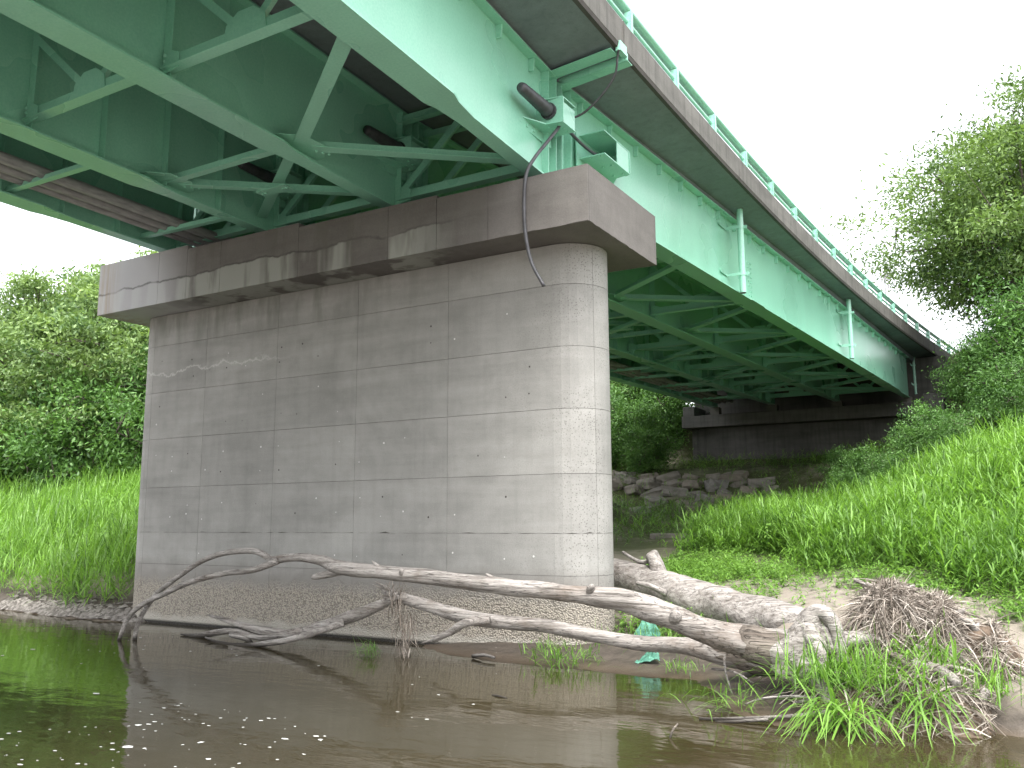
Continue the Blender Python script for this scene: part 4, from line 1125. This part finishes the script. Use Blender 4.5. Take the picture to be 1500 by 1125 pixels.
# ------------------------------------------------------------------ grass and reeds
def reed_plants(px, py, h, leaves, ll, lw, spread=0.9, tintc=0.5, tints=0.2, pz=None, up0=0.35):
    """leafy reed stems: (n) plants, several arching leaves each; returns V,F,T"""
    n = len(px)
    pz = ground(px, py) if pz is None else pz
    idx = np.repeat(np.arange(n), leaves)
    lvl = np.tile(np.linspace(0.15, 1.0, leaves), n) + rng.uniform(-0.08, 0.08, n * leaves)
    lean = rng.normal(0, 0.12, (n, 2))
    az = rng.uniform(0, 2 * np.pi, n * leaves)
    H = h[idx] * np.clip(lvl, 0, 1) * 0.72
    P = np.stack([px[idx] + lean[idx, 0] * H, py[idx] + lean[idx, 1] * H, pz[idx] + H], 1)
    el = np.clip(rng.normal(up0 + 0.55 * lvl, 0.2), 0.05, 1.5)
    D = np.stack([np.cos(az) * np.cos(el), np.sin(az) * np.cos(el), np.sin(el)], 1)
    L = ll * h[idx] * rng.uniform(0.6, 1.2, len(idx)); W = lw * rng.uniform(0.7, 1.25, len(idx))
    pt = np.clip(rng.normal(tintc, tints, n) + 0.22 * vnoise(px, py, 0.7, 60) + 0.12 * vnoise(px, py, 2.2, 61), 0, 1)
    T0 = np.clip(pt[idx] + rng.normal(0, 0.12, len(idx)), 0, 1)
    V, F, T = ribbons(P, D, L, W, rng.uniform(0.15, 0.75, len(idx)) * spread, 4, T0)
    # stems
    Ps = np.stack([px, py, pz], 1); Ds = unit(np.concatenate([lean, np.ones((n, 1))], 1))
    V2, F2, T2 = ribbons(Ps, Ds, h * 0.85, np.full(n, lw * 0.45), np.zeros(n), 1, pt * 0.8)
    return np.concatenate([V, V2]), np.concatenate([F, F2 + len(V)]), np.concatenate([T, T2])
def scatter(n, x0, x1, y0, y1, fn):
    x = rng.uniform(x0, x1, n); y = rng.uniform(y0, y1, n)
    k = fn(x, y) > rng.random(n)
    return x[k], y[k]
def front(x):   # where the tall grass begins on the right bank
    return np.interp(x, [5, 7, 8, 9, 10, 11, 12, 13, 16, 25], [7.6, 7.2, 6.6, 5.4, 3.6, 2.9, 2.3, 2.0, 1.6, 1.0])
# right bank meadow
gxr, gyr = scatter(23000, 6.0, 17.0, 1.5, 16.5, lambda x, y: sstep(0, 1.2, y - front(x) + 0.6 * vnoise(x, y, 0.8, 30)) * (1 - 0.45 * sstep(9, 15, y)))
h = rng.uniform(0.55, 1.0, len(gxr)) * (1 + 0.25 * vnoise(gxr, gyr, 0.5, 31)) * np.clip(0.5 + 0.4 * (gyr - front(gxr)), 0.55, 1)
V, F, T = reed_plants(gxr, gyr, h, 6, 0.66, 0.025, 1.0, 0.5, 0.26, up0=0.45)
o = np_mesh('reed_grass', V, F, M['reed'], None, T); tag(o, 'tall bright reed grass covering the right bank', kind='stuff')
# sparse grass behind the pier, tint lowered to paint the shade in
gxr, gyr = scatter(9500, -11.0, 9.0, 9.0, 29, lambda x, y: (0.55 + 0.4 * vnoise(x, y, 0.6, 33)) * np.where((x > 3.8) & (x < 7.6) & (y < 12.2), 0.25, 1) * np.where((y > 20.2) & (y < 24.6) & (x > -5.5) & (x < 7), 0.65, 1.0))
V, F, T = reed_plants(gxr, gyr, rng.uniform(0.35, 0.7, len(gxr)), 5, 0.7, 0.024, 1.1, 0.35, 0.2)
o = np_mesh('reed_grass', V, F, M['reed'], None, T); tag(o, 'grass tinted darker for the shade under the far span', kind='stuff')
# left bank
gxl, gyl = scatter(26000, -30.0, -0.9, -0.1, 13.0, lambda x, y: sstep(0.16, 0.55, y - np.interp(x, SX, SY) + 0.25 * vnoise(x, y, 1.2, 34)) * (0.35 + 0.65 * sstep(-22, -9, x)))
k = ~((gxl > -2.7) & (gyl < 1.6) & (gyl > -0.6) & (gxl > -2.2))
gxl, gyl = gxl[k], gyl[k]
h = rng.uniform(0.6, 1.15, len(gxl)) * (1 + 0.3 * vnoise(gxl, gyl, 0.5, 35))
V, F, T = reed_plants(gxl, gyl, h, 5, 0.7, 0.024, 0.7, 0.62, 0.2, up0=0.6)
o = np_mesh('reed_grass', V, F, M['reed'], None, T); tag(o, 'bright reed grass covering the left bank', kind='stuff')

# low weeds on the sand
def weeds(px, py, h, nl, ls, tintc=0.6, asp=0.45):
    n = len(px); pz = ground(px, py)
    idx = np.repeat(np.arange(n), nl)
    az = rng.uniform(0, 6.28, len(idx)); rad = rng.uniform(0.1, 0.75, len(idx)) * h[idx] * 0.6
    hz = rng.uniform(0.15, 1.0, len(idx)) * h[idx]
    P = np.stack([px[idx] + np.cos(az) * rad * 0.4, py[idx] + np.sin(az) * rad * 0.4, pz[idx] + hz], 1)
    D = unit(np.stack([np.cos(az), np.sin(az), rng.normal(0.25, 0.35, len(idx))], 1))
    L = ls * rng.uniform(0.6, 1.4, len(idx))
    V, F, T = ribbons(P, D, L, L * asp, rng.uniform(0.0, 0.5, len(idx)), 2, np.clip(rng.normal(tintc, 0.2, len(idx)), 0, 1))
    V2, F2, T2 = ribbons(np.stack([px, py, pz], 1), unit(np.stack([rng.normal(0, .12, n), rng.normal(0, .12, n), np.ones(n)], 1)), h, np.full(n, 0.007), np.zeros(n), 1, np.full(n, 0.4))
    return np.concatenate([V, V2]), np.concatenate([F, F2 + len(V)]), np.concatenate([T, T2])
wx_, wy_ = scatter(26000, 6.5, 15.5, 0.6, 9.5, lambda x, y: np.clip(0.26 + 0.95 * sstep(-0.1, 0.5, vnoise(x, y, 0.7, 40) + 0.35 * sstep(10.2, 8.5, x)), 0, 1) * sstep(1.2, -0.4, y - front(x)) * sstep(0.4, 2.0, y - np.interp(x, SX, SY)) * (0.15 + 0.85 * np.clip(sstep(9.9, 9.2, x) + sstep(-1.4, -0.3, y - front(x)), 0, 1)))
V, F, T = weeds(wx_, wy_, rng.uniform(0.06, 0.26, len(wx_)), 9, 0.06, 0.65)
V_, F_, T_ = V, F, T
mxx, myy = scatter(900, 7.5, 17, 2.5, 16, lambda x, y: sstep(0.2, 1.5, y - front(x)) * (0.25 + 0.75 * sstep(0, 0.5, vnoise(x, y, 0.6, 70))))
V, F, T = weeds(mxx, myy, rng.uniform(0.5, 0.95, len(mxx)), 22, 0.13, 0.6, 0.4)
o = np_mesh('meadow_weeds', V, F, M['weed'], None, T); tag(o, 'broad leaved weeds mixed into the right meadow', kind='stuff')
mxx, myy = scatter(1500, -14, -1.0, 0.0, 7, lambda x, y: sstep(0.2, 0.6, y - np.interp(x, SX, SY)) * (0.2 + 0.8 * sstep(0, 0.5, vnoise(x, y, 0.6, 71))) * np.where((x > -2.6) & (y < 1.7), 0, 1))
V, F, T = weeds(mxx, myy, rng.uniform(0.35, 0.9, len(mxx)), 20, 0.13, 0.75, 0.4)
o = np_mesh('meadow_weeds', V, F, M['weed'], None, T); tag(o, 'broad leaved weeds mixed into the left bank grass', kind='stuff')
V, F, T = V_, F_, T_
o = np_mesh('ground_cover', V, F, M['weed'], None, T); tag(o, 'low yellow green weeds sprouting on the sand', kind='stuff')
# thin short grass near the logs
wx_, wy_ = scatter(3000, 7.0, 13.5, -0.4, 5.0, lambda x, y: 0.5 * sstep(0.0, 0.6, vnoise(x, y, 1.1, 43)) * sstep(0.3, 1.0, y - np.interp(x, SX, SY)))
V, F, T = reed_plants(wx_, wy_, rng.uniform(0.1, 0.3, len(wx_)), 4, 0.9, 0.008, 0.8, 0.6, 0.2, up0=0.7)
o = np_mesh('short_grass', V, F, M['reed'], None, T); tag(o, 'short grass between the logs on the sand', kind='stuff')

# individual grass tufts round the debris heap and branches
def tuft(label, x, y, z, n, L, w, droop=0.9, tintc=0.5, up0=0.75, spread=0.16, az0=None):
    px = rng.normal(x, spread, n); py = rng.normal(y, spread, n)
    az = rng.uniform(0, 6.28, n) if az0 is None else rng.normal(az0, 0.8, n)
    el = np.clip(rng.normal(up0, 0.35, n), -0.3, 1.5)
    D = np.stack([np.cos(az) * np.cos(el), np.sin(az) * np.cos(el), np.sin(el)], 1)
    P = np.stack([px, py, np.full(n, z) + rng.uniform(-0.02, 0.12, n)], 1)
    V, F, T = ribbons(P, D, L * rng.uniform(0.5, 1.2, n), w * rng.uniform(0.6, 1.3, n), rng.uniform(0.2, 1.0, n) * droop, 5, np.clip(rng.normal(tintc, 0.22, n), 0, 1))
    V[:, 2] = np.maximum(V[:, 2], WZ - 0.02)
    o = np_mesh('grass_tuft', V, F, M['reed'], None, T)
    tag(o, label, 'grass tuft', 'grass tufts at the waterline')
mz = lambda x, y: float(max(mound_z(np.array(x), np.array(y)), ground(x, y)))
tuft('dense dark green grass tuft right below the root crown', 11.15, -2.15, mz(11.15, -2.15), 380, 0.72, 0.016, 0.85, 0.5, 1.0, 0.2)
tuft('drooping grass tuft hanging its blades into the water below the heap', 11.35, -2.55, mz(11.35, -2.55) + 0.05, 120, 0.75, 0.02, 1.2, 0.7, 0.5, 0.14, -1.6)
tuft('broad tuft of grass over the middle of the debris heap', 11.65, -2.0, mz(11.65, -2.0), 300, 0.62, 0.015, 0.9, 0.55, 0.9, 0.24)
tuft('bright grass tuft growing high on the debris heap', 11.95, -1.65, mz(11.95, -1.65), 150, 0.52, 0.018, 0.9, 0.65, 0.95, 0.15)
tuft('grass tuft at the right-hand end of the debris heap', 12.35, -1.65, mz(12.35, -1.65), 260, 0.55, 0.014, 0.9, 0.6, 0.95, 0.22)
tuft('long arching grass tuft reaching over the water before the sandbar', 11.95, -2.2, mz(11.95, -2.2), 70, 0.62, 0.020, 1.2, 0.6, 0.5, 0.12, -1.4)
tuft('thin sparse grass in the shallows left of the debris heap', 10.35, -2.35, -1.58, 70, 0.5, 0.012, 0.8, 0.55, 0.7, 0.22)
tuft('floating green grass tuft caught under the broken branch', 5.15, -1.35, -1.60, 120, 0.36, 0.009, 0.7, 0.3, 0.35, 0.07, 3.3)
tuft('leafy tuft at the foot of the pier nose', 7.75, -0.75, mz(7.75, -0.75), 150, 0.36, 0.014, 0.9, 0.45, 0.9, 0.2)
tuft('small tuft against the pier behind the lower trunk', 7.25, -0.35, mz(7.25, -0.35), 90, 0.28, 0.013, 0.9, 0.45, 0.9, 0.16)
tuft('short tuft between cloth scrap and trunk', 9.25, -0.75, mz(9.25, -0.75), 70, 0.28, 0.010, 0.8, 0.5, 0.9, 0.12)
tuft('tuft squeezed between the thick log and the arching trunk', 8.6, 0.55, mz(8.6, 0.55), 110, 0.4, 0.014, 0.9, 0.4, 0.9, 0.2)
tuft('small tuft growing on the sandbar at the right edge', 12.95, -1.1, mz(12.95, -1.1), 60, 0.3, 0.010, 0.7, 0.65, 0.9, 0.12)
# tall single weeds on the sand
def weed_plant(label, x, y, h, tc):
    z = float(ground(x, y)); n = 70
    lv = rng.uniform(0.15, 1, n); az = rng.uniform(0, 6.28, n)
    P = np.stack([np.full(n, x), np.full(n, y), z + lv * h], 1)
    D = unit(np.stack([np.cos(az), np.sin(az), rng.normal(0.35, 0.25, n)], 1))
    L = 0.14 * (1.15 - 0.7 * lv) * rng.uniform(0.7, 1.2, n)
    V, F, T = ribbons(P, D, L, L * 0.28, rng.uniform(0.1, 0.6, n), 2, np.clip(rng.normal(tc, 0.12, n), 0, 1))
    V2, F2, T2 = ribbons(np.array([[x, y, z]]), np.array([[0.03, 0, 1.0]]), np.array([h]), np.array([0.012]), np.zeros(1), 1, np.array([0.3]))
    o = np_mesh('weed_plant', np.concatenate([V, V2]), np.concatenate([F, F2 + len(V)]), M['weed'], None, np.concatenate([T, T2]))
    tag(o, label, 'weed', 'single weeds on the sand')
weed_plant('tall yellow green weed standing on the sand before the meadow', 11.25, 1.9, 0.55, 0.95)
weed_plant('green leafy weed right beside the yellow one', 11.75, 2.0, 0.48, 0.6)
weed_plant('small weed on the sand behind the debris heap', 11.2, 0.7, 0.3, 0.75)

# ------------------------------------------------------------------ trees and shrubs
def tree_parts(h, cr_, cz, nlimb, nclump, nleaf, ll, lw, seed, sig=0.42, droop=0.0, base=0.25, flat=0.6, trunk_r=0.16, zlo=-0.85, fill=0.0):
    """branch mesh (MB) and leaf arrays around the origin"""
    r = random.Random(seed); R = np.random.default_rng(seed)
    bb = MB()
    lean = (r.uniform(-.12, .12), r.uniform(-.12, .12))
    tr = [(lean[0] * h * t * 0.8 + 0.12 * math.sin(3 * t + seed), lean[1] * h * t * 0.8 + 0.12 * math.cos(2.5 * t + seed) - 0.12 * math.cos(seed), h * 0.62 * t, trunk_r * (1 - 0.75 * t)) for t in (0, .25, .5, .75, 1)]
    tr[0] = (0, 0, -0.2, trunk_r * 1.15)
    P, Rd = cr(tr, 4); bb.tube(P, Rd, 8, 0.15)
    tips = []
    for k in range(nlimb):
        t = r.uniform(base, 0.95); i = min(len(P) - 1, int(t * (len(P) - 1))); p0 = Vector(P[i])
        az = 2.4 * k + r.uniform(-.5, .5); 
        zt = r.uniform(zlo, 1.0)
        rr_ = cr_ * math.sqrt(max(0.05, 1 - zt * zt)) * r.uniform(0.6, 0.98)
        tip = Vector((math.cos(az) * rr_, math.sin(az) * rr_, cz + zt * (h - cz) * (1 if zt > 0 else 0.75)))
        mid = p0.lerp(tip, 0.5) + Vector((r.uniform(-.3, .3), r.uniform(-.3, .3), 0.12 * (tip - p0).length))
        pts = [(*p0, trunk_r * 0.5 * (1 - 0.5 * t)), (*mid, trunk_r * 0.26), (*tip, 0.012)]
        Q, Rq = cr(pts, 4); bb.tube(Q, Rq, 6, 0.1)
        for s_ in range(4):
            j = r.randint(3, len(Q) - 1); b0 = Vector(Q[j])
            d = Vector((r.gauss(0, 1), r.gauss(0, 1), r.gauss(0.15 - droop, .6))).normalized() * cr_ * r.uniform(.18, .42)
            Q2, R2 = cr([(*b0, 0.02), (*(b0 + d * 0.5 + Vector((0, 0, .06))), 0.012), (*(b0 + d), 0.005)], 3); bb.tube(Q2, R2, 4)
            tips.append(b0 + d); tips.append(b0 + d * 0.55)
        tips.append(tip); tips.append(Vector(Q[-3]))
    tips = np.array([tuple(t) for t in tips])
    C = tips[R.integers(0, len(tips), nclump)] + R.normal(0, sig * 0.8, (nclump, 3))
    if fill:
        k2 = int(nclump * fill); u = unit(R.normal(0, 1, (k2, 3))); u[:, 2] = np.clip(u[:, 2], zlo, 1)
        rr2 = R.uniform(0.62, 1.0, (k2, 1))
        C[:k2] = u * rr2 * np.array([cr_, cr_, 1.0]) * np.where(u[:, 2:3] > 0, np.array([1, 1, h - cz]), np.array([1, 1, (h - cz) * 0.85])) + np.array([0, 0, cz])
    ct = np.clip(R.normal(0.5, 0.2, nclump), 0, 1)
    idx = R.integers(0, nclump, nleaf)
    s3 = np.array([sig, sig, sig * flat])
    Pl = C[idx] + R.normal(0, 1, (nleaf, 3)) * s3 * R.uniform(0.5, 1.15, (nleaf, 1))
    out = Pl - np.array([0, 0, cz]); out = unit(out)
    D = unit(R.normal(0, 0.75, (nleaf, 3)) + out * 0.5 + np.array([0, 0, -0.15 - droop]))
    nr = unit(np.cross(D, R.normal(0, 1, (nleaf, 3))) + np.array([0, 0, 0.5]))
    S_ = unit(np.cross(D, nr))
    L = ll * R.uniform(0.6, 1.3, (nleaf, 1)); W = lw * R.uniform(0.7, 1.2, (nleaf, 1))
    V = np.stack([Pl, Pl + D * L * 0.45 + S_ * W / 2, Pl + D * L, Pl + D * L * 0.45 - S_ * W / 2], 1).reshape(-1, 3)
    F = np.arange(nleaf * 4).reshape(-1, 4)
    T = np.repeat(np.clip(ct[idx] + R.normal(0, 0.16, nleaf), 0, 1), 4)
    return bb, V, F, T

PROTO = {}
def plant(name, cat, label, loc, proto, mat, scale=1.0, rot=0.0, group=None, part='crown', stem='trunk', sz=1.0):
    if proto not in PROTO:
        bb, V, F, T = PROTO_DEF[proto]()
        ob = bb.build(stem, M['treebark'], smooth=True)
        oc = np_mesh(part, V, F, M[mat], None, T)
        PROTO[proto] = (ob.data, oc.data)
        bpy.data.objects.remove(ob); bpy.data.objects.remove(oc)
    x, y = loc[:2]
    t_ = thing(name, label, cat, (x, y, float(ground(x, y))), group)
    t_.rotation_euler = (0, 0, rot); t_.scale = (scale, scale, scale * sz)
    for nm, me in ((stem, PROTO[proto][0]), (part, PROTO[proto][1])):
        o = bpy.data.objects.new(nm, me); COL.objects.link(o); o.parent = t_
    return t_
PROTO_DEF = {
    'willow_a': lambda: tree_parts(8.0, 4.3, 3.7, 34, 330, 52000, 0.20, 0.085, 3, 0.44, 0.1, 0.04, 0.45, 0.2, -0.85, 0.35),
    'willow_b': lambda: tree_parts(8.4, 4.2, 3.8, 32, 320, 50000, 0.21, 0.09, 8, 0.46, 0.1, 0.04, 0.45, 0.2, -0.85, 0.35),
    'right_tree': lambda: tree_parts(10.0, 4.9, 6.0, 52, 460, 82000, 0.19, 0.07, 21, 0.55, 0.05, 0.16, 0.5, 0.22, -0.7, 0.4),
    'shrub_a': lambda: tree_parts(1.9, 1.2, 0.9, 18, 120, 11000, 0.10, 0.045, 31, 0.2, 0.1, 0.05, 0.8, 0.03),
    'shrub_b': lambda: tree_parts(2.4, 1.4, 1.2, 20, 140, 12000, 0.13, 0.04, 37, 0.24, 0.15, 0.05, 0.7, 0.03),
}
GT = 'trees behind the left bank'
lt = [('willow_a', -15.5, 10.5, 1.0, 0.3, 'bushy willow close behind the left bank, right beside the pier'),
      ('willow_b', -20.0, 9.5, 1.0, 1.7, 'bushy willow at the left edge of the picture, low pale foliage'),
      ('willow_b', -17.5, 15.5, 1.1, 3.1, 'taller willow behind the first ones, filling the gap beside the cap'),
      ('willow_a', -25.0, 14.0, 1.25, 4.0, 'large light green tree far left reaching highest'),
      ('willow_a', -22.0, 20.0, 1.3, 5.2, 'tall tree set back behind the left willows'),
      ('willow_b', -31.0, 21.0, 1.45, 0.9, 'distant big tree at the far left skyline'),
      ('willow_b', -12.5, 16.0, 0.95, 2.2, 'tree half hidden behind the pier on the left'),
      ('willow_a', -27.0, 30.0, 1.5, 2.6, 'farthest tree of the left grove')]
for p, x, y, s, r, lab in lt: plant('willow_tree', 'tree', lab, (x, y), p, 'willow', s, r, GT)
plant('roadside_tree', 'tree', 'large loose-crowned tree on the embankment at the right edge', (13.9, 26.5), 'right_tree', 'dense', 1.1, 0.6, 'trees on the right embankment')
plant('roadside_tree', 'tree', 'smaller tree behind the large one on the right embankment', (17.5, 33.0), 'right_tree', 'dense', 1.1, 2.4, 'trees on the right embankment')
GB = 'trees behind the far abutment'
for x, y, s, r, lab in ((-6.5, 33, 0.75, 1.0, 'small tree seen through the gap left of the abutment'), (-10.5, 36, 1.0, 2.0, 'larger tree behind the gap left of the abutment'), (-3.0, 41, 0.9, 3.3, 'tree behind the left end of the abutment'), (-14, 28, 0.9, 4.4, 'dark tree beyond the bridge, hidden mostly by the pier')):
    plant('willow_tree', 'tree', lab, (x, y), 'willow_a', 'willow', s, r, GB)
GS = 'shrubs on the embankment slope'
sh = [('shrub_b', 11.5, 23.5, 0.95, 0.2, 'tall light green shrub in front of the abutment side wall', 'fern'),
      ('shrub_a', 9.6, 20.0, 0.75, 1.2, 'ferny shrub at the edge of the bridge shadow', 'fern'),
      ('shrub_b', 12.3, 19.5, 0.95, 2.2, 'feathery shrub above the meadow on the right', 'fern'),
      ('shrub_a', 8.3, 19.0, 0.8, 3.0, 'low shrub where meadow meets the shaded revetment', 'fern'),
      ('shrub_b', 13.4, 22.0, 1.5, 4.1, 'big shrub below the roadside tree trunk', 'fern'),
      ('shrub_a', 12.4, 27.5, 1.5, 5.0, 'shrub beside the end of the guard rail', 'dense'),
      ('shrub_b', 14.2, 18.0, 1.1, 0.8, 'shrub at the right edge above the tall grass', 'fern'),
      ('shrub_a', 7.3, 21.0, 0.6, 1.9, 'small shrub in front of the dark stem wall', 'fern'),
      ('shrub_b', 13.6, 30.0, 1.7, 2.9, 'dark shrub under the roadside tree', 'dense'),
      ('shrub_a', 10.4, 18.2, 0.9, 0.5, 'low leafy shrub crowning the meadow', 'fern'),
      ('shrub_b', 8.9, 17.6, 0.55, 1.1, 'small ferny shrub on the meadow crest before the dark underside', 'fern'), ('shrub_a', 9.7, 16.9, 0.6, 2.6, 'pale ferny shrub halfway along the meadow crest', 'fern'), ('shrub_b', 10.9, 17.0, 0.6, 3.9, 'feathery shrub below the third drain pipe', 'fern'), ('shrub_a', 7.6, 18.3, 0.5, 5.4, 'smallest shrub at the shaded tip of the meadow', 'fern')]
for p, x, y, s, r, lab, mt in sh: plant('shrub', 'shrub', lab, (x, y), p + ('' if mt == 'fern' else '_d'), mt, s, r, GS, 'foliage', 'stems') if mt == 'fern' else plant('shrub', 'shrub', lab, (x, y), p, mt, s, r, GS, 'foliage', 'stems')
GU = 'bushes under the left willows'
for p, x, y, s, r, lab in (('shrub_b', -12.6, 9.0, 1.7, 0.4, 'bush under the willows closest to the pier'), ('shrub_a', -15.2, 8.0, 1.9, 1.4, 'bush at the foot of the nearest willow'), ('shrub_b', -17.8, 8.6, 1.8, 2.4, 'bush between the two front willows'), ('shrub_a', -20.5, 7.6, 2.0, 3.4, 'bush below the leftmost willow'), ('shrub_b', -23.5, 9.0, 2.0, 4.4, 'bush at the left picture edge behind the reeds')):
    plant('shrub', 'shrub', lab, (x, y), p, 'fern', s, r, GU, 'foliage', 'stems')
GL = 'shrubs beside the stone revetment'
for p, x, y, s, r, lab in (('shrub_b', -3.2, 25.5, 1.2, 0.3, 'dark shrub right beside the abutment end'), ('shrub_a', -5.5, 24.5, 1.3, 1.3, 'shrub above the stones near the pier'), ('shrub_b', -5.0, 28.0, 1.6, 2.3, 'tall shrub on the bank left of the abutment'), ('shrub_a', -7.5, 26.5, 1.6, 3.3, 'shrub partly hidden by the pier nose'), ('shrub_b', -8.0, 30.0, 1.9, 4.3, 'large shrub farther up the shaded bank'), ('shrub_b', -2.6, 30.5, 1.5, 5.1, 'shrub squeezed behind the abutment end block'), ('shrub_a', -3.8, 32.5, 2.2, 5.6, 'leafy shrub seen under the girders left of the abutment'), ('shrub_b', -6.2, 33.5, 2.2, 0.9, 'tall leafy shrub high on the bank beyond the bridge'), ('shrub_a', -1.6, 24.6, 0.9, 1.9, 'low shrub on top of the stones by the stem wall'), ('shrub_b', -4.2, 23.9, 1.1, 2.9, 'dark bush straight above the leftmost stones'), ('shrub_a', -2.2, 26.6, 1.3, 3.9, 'bush hugging the corner of the abutment stem'), ('shrub_b', -6.6, 23.6, 1.3, 4.9, 'bush beside the pier nose above the stones')):
    plant('shrub', 'shrub', lab, (x, y), p, 'fern', s, r, GL, 'foliage', 'stems')

# distant antenna mast
mast = thing('antenna_mast', 'distant thin antenna mast above the guard rail', 'antenna mast', (-6.7, 150, float(ground(-6.7, 150))))
bz = float(ground(-6.7, 150)); tz = 43.6
bb = MB()
for dx, dy in ((-.35, -.35), (.35, -.35), (.35, .35), (-.35, .35)): bb.bar((-6.7 + dx, 150 + dy, bz), (-6.7 + dx * .8, 150 + dy * .8, tz - 1), .14, .14)
for k in range(40):
    z = bz + (tz - 1 - bz) * k / 40; z2 = bz + (tz - 1 - bz) * (k + 1) / 40; s_ = -1 if k % 2 else 1
    bb.bar((-6.7 - .33 * s_, 149.66, z), (-6.7 + .33 * s_, 149.66, z2), .07, .07)
bb.build('lattice', M['mast'], mast)
for dx in (-0.75, 0.05, 0.8):
    bb = MB(); bb.box(-6.7 + dx - .12, -6.7 + dx + .12, 149.3, 149.5, tz - 2.6, tz); bb.build('antenna', M['mast'], mast)
bb = MB(); bb.bar((-7.6, 149.6, tz - 1.4), (-5.8, 149.6, tz - 1.4), .1, .1); bb.build('crossarm', M['mast'], mast)
